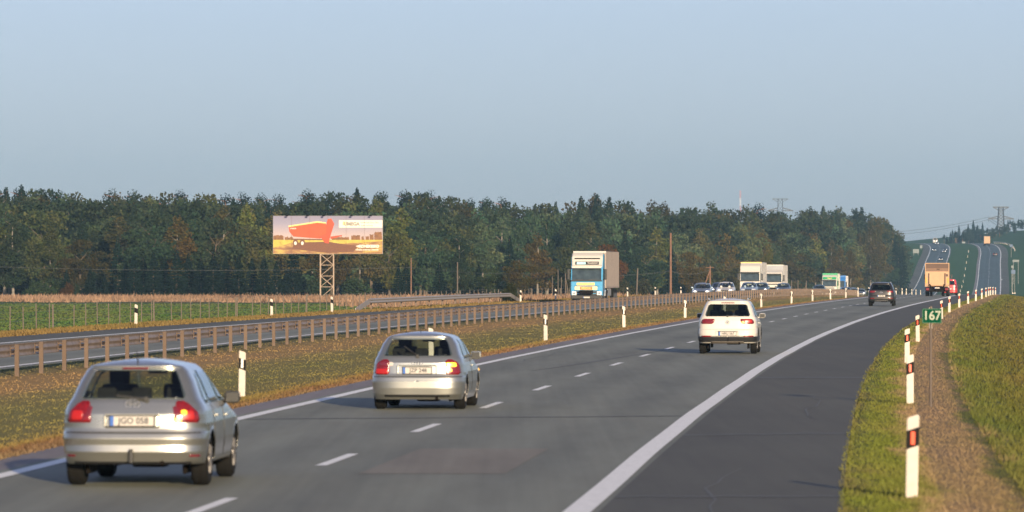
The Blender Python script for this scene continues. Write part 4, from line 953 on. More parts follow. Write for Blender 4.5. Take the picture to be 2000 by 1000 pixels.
pm = cpost(MB(), .79).build('post', M['railpost'], gr); bm_ = MB().box((-.12, 0, .70), (.10, .07, .03)).box((-.12, 0, .56), (.10, .07, .03)).box((-.165,0,.62), (.02,.09,.26)).build('bracket', M['railpost'], pm)
first = True
far_posts = MB()
for k, z in enumerate(gz):
    p = road(-13.85, z)
    if k < 100:
        if first: o = pm; first = False
        else:
            o = pm.copy(); COL.objects.link(o); b = bm_.copy(); COL.objects.link(b); b.parent = o
        o.location = p-gr.location; o.rotation_euler = (0, 0, -head(z)+random.uniform(-.05,.05))
        o.location.z += random.uniform(-.015,.012)
    else:
        far_posts.box(p-gr.location+Vector((0,0,.39)), (.11,.11,.80))
o = far_posts.build('far_posts', M['railpost'], gr); o['kind'] = 'stuff'
# opposite verge rail with ramped ends
M['rail2'] = mat_simple('pale_rail', (.34,.30,.27), .5, .35, var=.12, vs=3)
r2 = empty('guard_rail', road(-28, 330), label='pale guard rail with ramped ends on the far verge, before the field', cat='guard rail')
zz = np.arange(334, 426, 4.0)
local(wbeam('beam', zz, -28.0, .74, r2, 1, M['rail2'], lo=-.0), r2)
for (za, zb, nm) in ((334, 327, 'ramp'), (422, 430, 'ramp')):
    mb = MB(); a = road(-28, za, .58)-r2.location; b = road(-28.0, zb, .05)-r2.location
    mb.bar(a, b, .05, .30); mb.build(nm, M['rail2'], r2)
for z in np.arange(336, 424, 8.0):
    o = MB().box((0,0,.42), (.10,.10,.84)).build('post', M['railpost'], r2); o.location = road(-28.15, z)-r2.location
# field fence
fe = empty('wire_fence', road(-33, 232), label='thin post and wire fence between the far verge and the green field', cat='fence')
M['wood'] = mat_simple('grey_wood', (.10,.08,.065), .8); fz = [228+3.35*k for k in range(96)]
fp = MB().box((0,0,.72), (.045,.045,1.6)).build('post', M['wood'], fe)
for k, z in enumerate(fz):
    o = fp if k == 0 else fp.copy()
    if k: COL.objects.link(o)
    o.location = road(-33-(.4 if k % 9 == 8 else 0), z)-fe.location; s = random.uniform(.94,1.04)*(1.0); o.scale = (1.7 if k % 9 == 8 else 1, 1, s); o.rotation_euler = (random.uniform(-.02,.02), random.uniform(-.02,.02), 0)
for hh in (.35, .8, 1.2, 1.5):
    mb = MB(); 
    for a, b in zip(fz[:-1:2], fz[2::2]): mb.bar(road(-33, a, hh)-fe.location, road(-33, b, hh)-fe.location, .005)
    mb.build('wire', M['steel'], fe)
# far hill guard rails
fr_ = empty('guard_rail', road(-28, 1600), label='thin pale guard rail on the left verge of the far hill', cat='guard rail')
local(wbeam('beam', np.arange(1760, 1900, 12.0), -29.5, .9, fr_, 1, M['rail2']), fr_); 
for z in np.arange(1765, 1895, 16.0):
    o = MB().box((0,0,.4), (.14,.14,.8)).build('post', M['rail2'], fr_); o.location = road(-29.5, z)-fr_.location
fr2 = empty('guard_rail', road(10, 2150), label='guard rail along the right verge near the top of the far hill', cat='guard rail')
local(wbeam('beam', np.arange(2130, 2420, 15.0), 9.6, .8, fr2, -1, M['rail2']), fr2)
for z in np.arange(2135, 2415, 16.0):
    o = MB().box((0,0,.4), (.14,.14,.8)).build('post', M['rail2'], fr2); o.location = road(9.75, z)-fr2.location

# ------------------------------------------------------------------ marker posts
M['pw'] = mat_simple('marker_white', (.46,.41,.36), .5, var=.10, vs=9); M['pb'] = mat_simple('marker_black', (.008,.006,.006), .7, spec=.15)
M['pr'] = mat_simple('reflector_orange_glow', (.60,.05,.01), .3, coat=.2, emit=(1,.14,.02), es=.14); M['pwr'] = mat_simple('reflector_white', (.75,.72,.66), .25, coat=.5)  # orange reflectors are no lamps; a faint glow is added to brighten them
def marker(kind, rf):
    root = empty('marker_post')
    w, d, h = .135, .07, .95
    def slab(name, z0, z1, g, mat, cut0=.0, cut1=.0, par=root):
        mb = MB(); mb.prism([(-w/2-g, z0), (w/2+g, z0+cut0), (w/2+g, z1+cut1), (-w/2-g, z1)], -d/2-g, d/2+g)
        return mb.build(name, mat, par)
    s = 1 if kind == 'r' else -1
    body = MB(); body.prism([(-w/2, -.15), (w/2, -.15), (w/2, h-(0 if s > 0 else .045)), (-w/2, h-(.045 if s > 0 else 0))], -d/2, d/2)
    bmesh.ops.bevel(body.bm, geom=body.bm.edges[:], offset=.012, segments=2, affect='EDGES'); body.build('post_body', M['pw'], root)
    b = slab('black_band', h-.40 if s > 0 else h-.37, h-.19 if s > 0 else h-.15, .003, M['pb'], .05*s, .05*s)
    mb = MB(); mb.box((0, -d/2-.006, h-.27), (.050 if kind == 'r' else .05, .012, .15 if kind == 'r' else .19), .005); mb.build('reflector', rf, b)
    return root
ORD = ['nearest','second','third','fourth','fifth','sixth','seventh','eighth','ninth','tenth','eleventh','twelfth','thirteenth','fourteenth','fifteenth','sixteenth','seventeenth','eighteenth','nineteenth','twentieth','twenty-first','twenty-second']
def markers(src, pts, lab, group):
    for k, (u, z) in enumerate(pts):
        o = src if k == 0 else copy_tree(src)
        o.location = road(u, z); o.rotation_euler = (random.uniform(-.015,.015), random.uniform(-.02,.02), -head(z)*.5+random.uniform(-.12,.12)); tag(o, lab.format(ORD[k]), 'marker post', group)
mR, mL = marker('r', M['pr']), marker('l', M['pwr'])
mO = marker('o', M['pb'])
markers(mR, [(7.67,61.3),(7.92,103.8),(7.83,148),(7.92,190.5),(8.05,232),(8.05,277)]+[(7.9,277+41.5*k) for k in range(1, 11)], '{} white marker post with orange reflector on the right verge, counted from the camera', 'marker posts on the right verge')
lp = [(-5.7,71.5),(-5.85,112),(-5.6,153),(-5.6,196.5),(-5.6,240)]+[(-5.6, by_px(px, -5.6)) for px in (1338,1415,1487,1546,1587,1622,1652,1676,1697,1750,1762,1770,1781,1789,1798)]
markers(mL, [q for q in lp[1:]], '{} white marker post on the median beside the left edge line, counted from the camera', 'marker posts on the median')
op = [(-28.2, by_px(px, -28.2)) for px in (266,531,649)] + [(-27.4, by_px(px, -27.4)) for px in (1017,1085)] + [(-27.2, by_px(px, -27.2)) for px in (1226,1280,1330)]
markers(mO, op, '{} marker post with a plain black band on the far verge, counted from the camera', 'marker posts on the far verge')
farm = []
src = marker('l', M['pwr'])
for k in range(9): farm.append((-29.8, 1560+60*k))
for k in range(8): farm.append((-8.5, 1700+60*k))
for k, (u, z) in enumerate(farm):
    o = src if k == 0 else copy_tree(src); o.location = road(u, z)
    tag(o, (ORD[k]+' lowest tiny marker post on the left verge of the far hill' if k < 9 else ORD[k-9]+' lowest tiny marker post on the median of the far hill'), 'marker post', 'marker posts on the left verge of the far hill' if k < 9 else 'marker posts on the median of the far hill')

# ------------------------------------------------------------------ kilometre sign
M['green'] = mat_simple('sign_green', (.002,.05,.026), .9, var=.05, spec=.05); M['pole'] = mat_simple('sign_pole', (.11,.085,.07), .6, .3)
ks = empty('kilometre_sign', road(8.3, 101.6), label='small green kilometre sign reading 167 on a thin grey pole', cat='sign')
MB().tube((0,0,-.2), (0,0,1.88), .025, n=12).build('pole', M['pole'], ks)
bd = MB().box((0.02,-.035,1.70), (.365,.012,.275), .004).build('sign_board', M['green'], ks)
mb = MB()
for sx in (-1, 1): mb.box((0.02+sx*.172,-.0425,1.70), (.006,.002,.262))
for sz in (-1, 1): mb.box((0.02,-.0425,1.70+sz*.128), (.35,.002,.006))
mb.build('border', mat_simple('sign_border', (.05,.16,.10), .5), bd)
text_mesh('sign_text', '167', .235, mat_simple('sign_letters', (.34,.37,.30), .8, spec=.1), bd, (.02,-.0425,1.70), ext=.001, bold=.004, sx=.95)
ks.rotation_euler = (0, 0, -.03)

# ------------------------------------------------------------------ billboard
Zb = 595.0; sb = F/Zb; bx0, bx1 = (533.5-1000)/sb, (747-1000)/sb; bz1, bz0 = CH+(HZ-422)/sb, CH+(HZ-495.5)/sb
bw, bh = bx1-bx0, bz1-bz0; bcx = (bx0+bx1)/2; ub_ = bcx-float(LX(Zb)); gz_ = float(terr(ub_, Zb))
bb = empty('billboard', (bcx, Zb, gz_), label='wide billboard showing an orange tipping trailer, on a lattice mast before the wood', cat='billboard')
zb0 = bz0-gz_
M['bframe'] = mat_simple('billboard_frame', (.12,.12,.12), .6); 
MB().box((0, .35, zb0+bh/2), (bw+.1, .60, bh+.1), .03).build('panel_box', M['bframe'], bb)
M['lattice'] = mat_simple('lattice_paint', (.28,.205,.15), .6)
# printed picture
m, nt, N, L, P = new_mat('printed_sky'); tc = N.new('ShaderNodeTexCoord'); sp = N.new('ShaderNodeSeparateXYZ'); L.new(tc.outputs['Generated'], sp.inputs[0])
r = ramp(N, [(0,(.42,.30,.23)),(.35,(.40,.31,.29)),(.8,(.20,.19,.27)),(1,(.16,.15,.23))]); L.new(sp.outputs['Z'], r.inputs[0]); L.new(r.outputs[0], P.inputs['Base Color']); P.inputs['Roughness'].default_value = .6; M['pr_sky'] = m
m, nt, N, L, P = new_mat('printed_field'); tc = N.new('ShaderNodeTexCoord'); nz = noise(N, L, tc.outputs['Object'], 1.3, 5, .6, (.5,1,2.2))
r = ramp(N, [(.3,(.12,.045,.02)),(.48,(.22,.10,.035)),(.62,(.38,.27,.06))]); L.new(nz, r.inputs[0]); L.new(r.outputs[0], P.inputs['Base Color']); P.inputs['Roughness'].default_value = .6; M['pr_field'] = m
M['pr_tree'] = mat_simple('printed_trees', (.17,.075,.03), .7, vs=3, var=.4); M['pr_grass'] = mat_simple('printed_grass', (.40,.32,.06), .7, vs=2, var=.25)
M['pr_orange'] = mat_simple('printed_orange', (.50,.05,.006), .6, vs=1, var=.08); M['pr_orange2'] = mat_simple('printed_orange_dark', (.42,.04,.008), .6, vs=1, var=.1)
M['pr_dark'] = mat_simple('printed_dark', (.13,.05,.025), .7); M['pr_white'] = mat_simple('printed_white', (.62,.58,.50), .6, var=.04); M['pr_grey'] = mat_simple('printed_grey', (.22,.20,.17), .6)
pic = MB().box((0, .02, zb0+bh/2), (bw, .02, bh)).build('picture', M['pr_sky'], bb)
def BX(px): return (px-(533.5+747)/2)/sb
def BZ(py): return zb0+bh-(py-422)/sb
def flat(name, pts, mat, lay, par=pic):
    mb = MB(); y = .006-lay*.004; mb.prism([(BX(a), BZ(b)) for a, b in pts], y, y+.003); return mb.build(name, mat, par)
flat('printed_ground', [(533.6,468.5),(746.9,468.5),(746.9,495.4),(533.6,495.4)], M['pr_field'], 0)
flat('printed_meadow', [(533.6,468.3),(746.9,468.3),(746.9,471),(700,474),(668,476),(648,475),(600,473),(570,474),(533.6,484)], M['pr_grass'], 1)
flat('printed_ploughing', [(575,474),(640,472),(672,477),(700,480),(690,492),(640,494),(570,486)], M['pr_dark'], 2)
def treeline(x0, x1, ytop, yb):
    pts = [(x0, yb)]; x = x0
    while x < x1: pts.append((x, ytop+random.uniform(-1.6,1.6))); x += random.uniform(1.2,2.6)
    pts.append((x1, yb)); return pts
for a, b, c in ((534,554,460),(556,574,463),(648,682,463.5),(686,704,460),(706,711,461),(714,721,461),(722,730,457),(731,746.5,454)): flat('printed_trees', treeline(a, b, c, 468.4), M['pr_tree'], 3)
flat('trailer_body', [(564,442),(620,433),(636,436),(640,447),(641,462),(625,466),(573,462),(565,452)], M['pr_orange'], 5)
flat('trailer_rim', [(563,441),(620,432),(637,434.5),(637,436.5),(620,435),(564,443.5)], M['yellow'], 6)
flat('trailer_front', [(637,440),(640,428),(647,426.5),(653,437),(645,462),(642,476),(634,474),(628,465),(620,463),(637,456)], M['pr_orange2'], 7)
flat('trailer_drawbar', [(645,462),(668,459),(668,461),(646,467)], M['pr_orange2'], 6)
for cx in (577, 590.5):
    flat('printed_wheel', [(cx+5.2*math.cos(t*math.pi/9), 474+6.5*math.sin(t*math.pi/9)) for t in range(18)], M['pr_dark'], 8)
    flat('printed_rim', [(cx+2.6*math.cos(t*math.pi/9), 475+3.6*math.sin(t*math.pi/9)) for t in range(18)], M['pr_white'], 9)
flat('logo_panel', [(662,430),(746.9,430),(746.9,444.5),(662,444.5)], M['pr_white'], 4)
flat('logo_mark', [(669.5,433),(672,432.5),(675.5,434),(675,439.5),(669.5,439.8)], M['yellow'], 6)
flat('dealer_mark', [(694,480.5),(698.5,479.6),(700,478.6),(703,480.6),(700,483.4),(698.5,482)], M['pr_white'], 6)
def btext(name, s, px, py, hpx, mat, sx=1.0, bold=.01):
    o = text_mesh(name, s, hpx/sb*1.35, mat, pic, (BX(px), -.022, BZ(py)), ext=.002, bold=bold, sx=sx)
btext('logo_text', 'UMEGA', 687, 437.6, 6.6, M['pr_grey'], 1.0, .03); btext('dealer_text', 'KONEKESKO', 721, 481.2, 5.2, M['pr_white'], .95, .03)
btext('dealer_line', 'oficialus atstovas Lietuvoje', 717, 487.6, 3.6, M['pr_white'], .86, .008)
btext('slogan_line', 'universali jūsų ūkio', 722, 434.6, 3.4, M['pr_grey'], .98, .003); btext('slogan_line', 'lauko technika', 717, 440.4, 3.0, M['pr_grey'], .98, .003)
for k_ in range(6): flat('trailer_rib', [(575+9*k_,440-1.2*k_),(575.6+9*k_,440-1.2*k_),(577.6+9*k_,462.4),(577+9*k_,462.4)], M['pr_orange2'], 6)
flat('trailer_chassis', [(569,466),(640,467),(640,469.5),(569,468.5)], M['pr_dark'], 6)
for k_ in range(1,6): flat('panel_seam', [(533.6+35.6*k_,422.2),(533.9+35.6*k_,422.2),(533.9+35.6*k_,495.3),(533.6+35.6*k_,495.3)], M['pr_dark'], 10)
btext('trailer_text', 'UMEGA', 572.5, 446.3, 2.6, M['pr_white'], 1.0, .006)
for px in (561, 601, 632, 687, 724):
    l_ = MB(); l_.bar((BX(px), .1, BZ(421)), (BX(px), -.75, BZ(419)), .04); l_.box((BX(px), -.80, BZ(421.4)), (.26,.16,.14), .03); l_.build('lamp', M['under'], bb)
# lattice mast
la = empty('mast_tmp'); bpy.data.objects.remove(la)
mb = MB(); hw = .72; mx = BX(638.5); top = zb0
for sx in (-1, 1):
    for sy in (-.55, .55):
        mb.bar((mx+sx*hw, .35+sy, -.3), (mx+sx*hw, .35+sy, top), .11)
nseg = 4
for k in range(nseg+1):
    z = .35+(top-.4)*k/nseg
    for sy in (-.55, .55): mb.bar((mx-hw, .35+sy, z), (mx+hw, .35+sy, z), .06)
    for sx in (-1, 1): mb.bar((mx+sx*hw, -.2, z), (mx+sx*hw, .9, z), .06)
    if k < nseg:
        z2 = .35+(top-.4)*(k+1)/nseg
        for sy in (-.55, .55):
            mb.bar((mx-hw, .35+sy, z), (mx+hw, .35+sy, z2), .05)
            if k % 2 == 1 or k == 3: mb.bar((mx+hw, .35+sy, z), (mx-hw, .35+sy, z2), .05)
mb.build('lattice_mast', M['lattice'], bb)

# ------------------------------------------------------------------ field poles, pylons, mast, wires, far signs
M['polewood'] = mat_simple('pole_wood', (.16,.085,.055), .8, vs=3, var=.2); M['pylon'] = mat_simple('pylon_steel', (.05,.055,.065), .6, .3)
def at_px(px, py_top, Z, h=None):
    x = (px-1000)*Z/F; zt = CH+(HZ-py_top)*Z/F; u = x-float(LX(Z)); g_ = float(terr(u, Z)); return x, g_, zt
def pole(px, pytop, Z, label, rad=.07, strut=None, arm=False, mat=None, lean=0.0):
    x, g_, zt = at_px(px, pytop, Z); root = empty('wooden_pole', (x, Z, g_), label=label, cat='pole', group='wooden poles before the wood'); h = zt-g_
    MB().tube((0,0,-.3), (lean,0,h), rad*1.3, rad, n=10).build('pole_shaft', mat or M['polewood'], root)
    if strut: MB().tube((strut,0,-.3), (0,0,h*.86), rad*.8, n=8).build('strut', mat or M['polewood'], root)
    if arm:
        MB().box((0,-.08,h-.25), (1.0,.08,.08)).build('cross_arm', mat or M['polewood'], root)
    return root
pole(1310, 455, 690, 'tall dark brown utility pole right of the blue lorry', .12)
pole(893.5, 512, 640, 'slim pale pole before dark spruces, between billboard and orange tree', .07, mat=M['wood'])
pole(803, 504, 700, 'short brown pole right of the billboard before dark spruces', .07)
pole(1243, 524, 650, 'leaning grey pole just right of the blue lorry', .08, mat=M['wood'], lean=.15)
pole(1387, 519, 690, 'grey pole with a slanting strut above the oncoming silver saloon', .09, strut=-1.2, arm=True)
pole(1090, 526, 690, 'tallest thin pole left of the blue lorry', .05, mat=M['wood'])
pole(1079, 540, 680, 'thin pole left of the tallest thin pole by the blue lorry', .05, mat=M['wood'])
pole(1096.5, 541, 680, 'thin pole right of the tallest thin pole by the blue lorry', .05, mat=M['wood'])
pole(1104.5, 534, 670, 'braced pole nearest the left side of the blue lorry', .06, strut=.55, mat=M['wood'])
pole(1546, 547, 760, 'short pale stake right of the all-white lorry', .06, mat=M['wood'])
pole(1558.5, 547, 780, 'short pale stake halfway between the all-white and green lorries', .06, mat=M['wood'])
pole(1575, 548, 790, 'short braced stake left of the blue car by the green lorry', .06, strut=-.5, mat=M['wood'])
def lattice(mb, base, top, n, m_=None, t=.22):
    """square lattice column; base/top = (cx, cy, z, half width)"""
    cx, cy, z0, w0 = base; _, _, z1, w1 = top
    def c(k, a, b): f = k/n; w = w0+(w1-w0)*f; return Vector((cx+a*w, cy+b*w, z0+(z1-z0)*f))
    for a, b in ((-1,-1),(1,-1),(1,1),(-1,1)): mb.bar(c(0,a,b), c(n,a,b), t)
    for k in range(n):
        for (a,b),(a2,b2) in (((-1,-1),(1,-1)),((1,-1),(1,1)),((1,1),(-1,1)),((-1,1),(-1,-1))):
            mb.bar(c(k,a,b), c(k+1,a2,b2), t*.6); mb.bar(c(k,a2,b2), c(k+1,a,b), t*.6); mb.bar(c(k,a,b), c(k,a2,b2), t*.6)
def pylon(px, pytop, Z, label, q_=1.0):
    x, g_, zt = at_px(px, pytop, Z); root = empty('power_pylon', (x, Z, g_-.5), label=label, cat='pylon', group='power pylons'); h = zt-g_+.5
    mb = MB(); lattice(mb, (0,0,0,1.9), (0,0,h,1.15), 8, t=.30*q_); mb.build('tower', M['pylon'], root)
    s = Z/F
    mb = MB()
    for sx in (-1, 1):
        a, b = Vector((0,0,h)), Vector((sx*15.5*s,0,h+.0)); mb.bar(a, b, .60*q_); mb.bar((sx*1.2,0,h-1.6), b, .45*q_)
        for k in range(1, 5): mb.bar((sx*15.5*s*k/5,0,h), (sx*(15.5*s)*(k-.5)/5,0,h-1.1*(1-k/6)), .10)
    mb.build('top_arm', M['pylon'], root)
    mb = MB(); z2 = h-21*s
    for sx in (-1, 1):
        tip = Vector((sx*25*s,0,z2-2.0*s)); mb.bar((sx*1.3,0,z2+3.4*s), tip, .55); mb.bar((sx*1.3,0,z2-2.0*s), tip, .5)
        for k in range(1, 6):
            q = k/6; mb.bar((sx*(1.3+(25*s-1.3)*q),0,z2+3.4*s-(5.4*s)*q), (sx*(1.3+(25*s-1.3)*(q-.08)),0,z2-2.0*s), .10)
    mb.build('lower_arm', M['pylon'], root)
    for sx in (-1, 1): MB().tube((sx*24.5*s,0,z2-2*s), (sx*24.5*s,0,z2-2*s-1.6), .10, n=6).build('insulator', M['pylon'], root)
    return root
pylon(1955, 404.5, 2900, 'large steel power pylon rising from trees on the right-hand hill')
pylon(1524, 388.5, 2900, 'power pylon of which only the top shows above the wood', .55)
x, g_, zt = at_px(1446, 372, 3000); rm = empty('radio_mast', (x, 3000, g_), label='thin red and white radio mast behind the wood', cat='mast')
M['mr'] = mat_simple('mast_red', (.45,.10,.08), .6); M['mw'] = mat_simple('mast_white', (.6,.6,.6), .6)
for k in range(8):
    mb = MB(); h0 = (zt-g_)*k/8; lattice(mb, (0,0,h0,.30), (0,0,(zt-g_)*(k+1)/8-.02,.30), 3, t=.07); mb.build('mast_section', M['mr'] if k % 2 else M['mw'], rm)
def wire(label, pts, sag, rad, seg=14):
    root = None; mb = MB(); p0 = Vector(pts[0])
    for a, b in zip(pts[:-1], pts[1:]):
        a, b = Vector(a), Vector(b); prev = a
        for k in range(1, seg+1):
            t = k/seg; q = a.lerp(b, t); q.z -= sag*4*t*(1-t); mb.bar(prev-p0, q-p0, rad); prev = q
    o = mb.build('power_wire', M['pylon'], None); o.location = p0; return tag(o, label, 'wire')
def W3(px, py, Z): return ((px-1000)*Z/F, Z, CH+(HZ-py)*Z/F)
wire('upper overhead wire crossing the sky left of the large pylon', [W3(1500,441,2850), W3(1931,424,2900), W3(2060,436,2950)], 6, .16)
wire('lower overhead wire crossing the sky left of the large pylon', [W3(1500,447,2850), W3(1931,429,2900), W3(2060,441,2950)], 6, .16)
wire('thin field wire running past the foot of the wood', [W3(-60,519,700), W3(803,522,700), W3(1104,531,690), W3(1310,529,690), W3(1387,527,690)], .5, .025)
M['sblue'] = mat_simple('sign_blue', (.01,.05,.13), .5); M['sback'] = mat_simple('sign_back', (.07,.085,.09), .5, .3)
def far_sign(px, py, wpx, hpx, Z, mat, label, legs=2):
    s = Z/F; x = (px-1000)*s; u = x-float(LX(Z)); g_ = float(terr(u, Z)); zc = CH+(HZ-py)*s; root = empty('road_sign', (x, Z, g_), label=label, cat='road sign')
    w, h = wpx*s, hpx*s
    MB().box((0,-.05,zc-g_), (w,.06,h), .02).build('sign_board', mat, root)
    for sx in ((-1, 1) if legs == 2 else (0,)): MB().tube((sx*w*.35,0,-.3), (sx*w*.35,0,zc-g_+h*.4), .06, n=8).build('sign_leg', M['steel'], root)
    return root
far_sign(1975, 480, 6, 5, 2060, M['sblue'], 'blue road sign high on the right-hand hillside', 1)
far_sign(1984, 509.5, 13, 4.5, 1800, M['sback'], 'wide pale road sign low on the right-hand hillside')
far_sign(1977.5, 521, 5, 5, 1700, M['sback'], 'small pale square sign below the wide pale sign', 1)
far_sign(1979, 531, 8, 8, 1690, M['sblue'], 'blue road sign beneath the small pale square sign')
far_sign(1789, 490.5, 12, 8, 2080, M['sback'], 'pale back of a wide sign on the left bank of the far hill')
far_sign(1799, 482, 5, 6, 2160, M['sback'], 'small pale sign on the left bank near the top of the far hill', 1)
far_sign(1882, 473.5, 7, 3.5, 2420, M['sback'], 'pale wide sign on the median at the top of the far hill')
mk = MB(); mk.box((0,0,.4), (.42,.1,.06), .02); mk.box((-.14,-.05,.42), (.15,.06,.16), .03); mk.box((.14,-.05,.42), (.15,.06,.16), .03)
o = mk.build('road_barrier', M['pw']); o.location = road(10.4, 650); o.location.z += .0; tag(o, 'pair of small white blocks at the edge of the right bank below the crest', 'barrier')
bl = strip('exit_line', [4.3, 4.6], [1840, 1850], M['mark'], .006)
# ------------------------------------------------------------------ trees
def leafmat(name, base, alt):
    m, nt, N, L, P = new_mat(name)
    oi = N.new('ShaderNodeObjectInfo'); at = N.new('ShaderNodeAttribute'); at.attribute_name = 'rnd'
    tc = N.new('ShaderNodeTexCoord'); nz = noise(N, L, tc.outputs['Object'], .55, 3, .6)
    mr = N.new('ShaderNodeMapRange'); mr.inputs['From Min'].default_value = .38; mr.inputs['From Max'].default_value = .64; L.new(nz, mr.inputs['Value'])
    c = mixc(N, L, math_(N, L, 'MULTIPLY', mr.outputs[0], .7), base, alt)
    c = mixc(N, L, 1.0, c, oi.outputs['Color'], 'MULTIPLY')
    k = math_(N, L, 'MULTIPLY_ADD', at.outputs['Fac'], .5, .8); k2 = math_(N, L, 'MULTIPLY_ADD', oi.outputs['Random'], .45, .78)
    s = N.new('ShaderNodeVectorMath'); s.operation = 'SCALE'; L.new(c, s.inputs[0]); L.new(math_(N, L, 'MULTIPLY', k, k2), s.inputs['Scale'])
    L.new(s.outputs[0], P.inputs['Base Color']); P.inputs['Roughness'].default_value = .8; P.inputs['Specular IOR Level'].default_value = .1
    tr = N.new('ShaderNodeBsdfTranslucent'); L.new(s.outputs[0], tr.inputs['Color']); ms = N.new('ShaderNodeMixShader'); ms.inputs[0].default_value = .45
    L.new(P.outputs[0], ms.inputs[1]); L.new(tr.outputs[0], ms.inputs[2]); L.new(ms.outputs[0], N['Material Output'].inputs['Surface'])
    return m
M['leaf'] = leafmat('leaves', (.030,.054,.031), (.060,.066,.036)); M['needle'] = leafmat('needles', (.012,.028,.021), (.022,.037,.025))
M['bark'] = mat_simple('bark', (.10,.075,.055), .9, vs=4, var=.3); M['bark_pale'] = mat_simple('birch_bark', (.17,.15,.13), .8, vs=3, var=.35); M['bark_pine'] = mat_simple('pine_bark', (.22,.10,.055), .85, vs=3, var=.25)
def cards(rg, C, size, flat=.5):
    """one bent quad per centre"""
    n = len(C); a = rg.normal(size=(n,3)); a /= np.linalg.norm(a, axis=1)[:,None]; b = rg.normal(size=(n,3)); b[:,2] *= flat
    b -= (a*b).sum(1)[:,None]*a; b /= np.maximum(np.linalg.norm(b, axis=1), 1e-4)[:,None]
    s = (size*(.6+.8*rg.random(n)))[:,None]
    V = np.stack([C-a*s*.5, C+b*s*.42, C+a*s*.55, C-b*s*.38], 1).reshape(-1,3); return V, np.arange(4*n).reshape(n,4)
def crown_points(rg, kind, h, w, n):
    if kind == 'spruce':
        t = rg.random(n)**.75; z = h*(.97-.92*t)                    # t=1 bottom
        lay = np.where(t < .3, t*15, np.floor(t*15)+rg.random(n)*.55); tt = lay/15.6; rad = w/2*(.04+.96*tt)*(.9+.14*np.sin(np.floor(t*15)*2.4+1))
        q = rg.random(n)**.45; a = rg.random(n)*2*math.pi; a = np.round(a*(5+t*5))/(5+t*5)+rg.normal(0,.13,n)
        r = rad*q; return np.stack([r*np.cos(a), r*np.sin(a), np.clip(h*(.985-.93*(.45*t+.55*tt))-r*.28, .15, None)], -1)
    if kind == 'pine':
        k = 16; cs = []
        for j in range(k):
            f = (j+.5)/k; zz = h*(.50+.45*f); rr = w/2*(1.05-.95*f)*rg.uniform(.15,.8); a = rg.uniform(0, 2*math.pi)
            cs.append((rr*math.cos(a), rr*math.sin(a), zz, w*(.27-.13*f)*rg.uniform(.7,1.2), h*.045*rg.uniform(.8,1.5)))
    elif kind == 'birch':
        k = 20; cs = []
        for j in range(k):
            f = (j+.5)/k; zz = h*(.20+.76*f); env = math.sin(min(1.0, (1-f)*1.25+.04)*math.pi*.5)*(.55+.45*min(1, f*4)); rr = w/2*env*rg.uniform(.1,.8); a = rg.uniform(0, 2*math.pi)
            cs.append((rr*math.cos(a), rr*math.sin(a), zz, w*.19*rg.uniform(.7,1.3)*(.55+.6*env), h*.06*rg.uniform(.8,1.5)))
    elif kind == 'broad':
        k = 26; cs = []
        for j in range(k):
            v = rg.normal(size=3); v /= np.linalg.norm(v); f = rg.random()**.4
            cs.append((v[0]*w*.36*f, v[1]*w*.36*f, h*(.54+.36*v[2]*f), w*.17*rg.uniform(.7,1.3), h*.09*rg.uniform(.7,1.3)))
    else:                                                             # bush
        k = 14; cs = []
        for j in range(k):
            a = rg.uniform(0, 2*math.pi); r = w*.33*rg.random()**.5; cs.append((r*math.cos(a), r*math.sin(a), h*rg.uniform(.2,.72), w*.19*rg.uniform(.7,1.3), h*.2*rg.uniform(.7,1.3)))
    cs = np.array(cs); wt = cs[:,3]**2*cs[:,4]; idx = rg.choice(len(cs), n, p=wt/wt.sum()); v = rg.normal(size=(n,3)); v /= np.linalg.norm(v, axis=1)[:,None]
    q = rg.random(n)**.38; P = cs[idx,:3]+v*q[:,None]*np.stack([cs[idx,3], cs[idx,3], cs[idx,4]], -1)
    return P
KIND = {'spruce': (.54, 'needle', 'bark', 3400, .030, .0), 'pine': (.46, 'needle', 'bark_pine', 2600, .027, .0), 'birch': (.52, 'leaf', 'bark_pale', 4200, .025, .0),
        'broad': (.88, 'leaf', 'bark', 5200, .028, 0), 'bush': (1.3, 'leaf', 'bark', 1600, .06, 0)}
VAR = {}
for kind, (wr, lm, bk, n, sz, _) in KIND.items():
    for v in range(3 if kind != 'bush' else 2):
        rg = np.random.default_rng(hash(kind) % 1000 + v if False else sum(map(ord, kind))*7+v); h = 10.0; w = h*wr
        C = crown_points(rg, kind, h, w, n); Vv, Ff = cards(rg, C, h*sz*(1.15 if kind in ('broad','bush') else 1.0)*((.45+.55*np.clip((1-C[:,2]/h)*4, 0, 1)) if kind in ('spruce','pine') else 1.0), .5 if kind != 'spruce' else .35)
        me = np_mesh(kind+'_crown', Vv, Ff, {'rnd': np.repeat(rg.random(n), 4)}); me.materials.append(M[lm])
        tb = MB(); th = h*{'spruce':.95,'pine':.9,'birch':.88,'broad':.62,'bush':.4}[kind]; r0 = h*.016*(1.4 if kind == 'broad' else 1)
        p = Vector((0,0,-.4)); segs = 5
        for k in range(segs):
            q = Vector((rg.normal(0,.06), rg.normal(0,.06), th*(k+1)/segs)); tb.tube(p, q, r0*(1-k/segs*.75), r0*(1-(k+1)/segs*.75), n=7, cap=False); p = q
            if kind in ('broad','birch','pine') and k >= 2:
                for _k in range(3):
                    a = rg.uniform(0, 2*math.pi); L_ = w*(.20 if kind != 'birch' else .14); tb.tube(q, q+Vector((math.cos(a)*L_, math.sin(a)*L_, L_*(.9 if kind != 'pine' else .25))), r0*.22, r0*.08, n=5, cap=False)
        tm = bpy.data.meshes.new(kind+'_trunk'); tb.bm.to_mesh(tm); tb.bm.free(); tm.materials.append(M[bk])
        VAR[(kind, v)] = (me, tm, Vv, Ff)
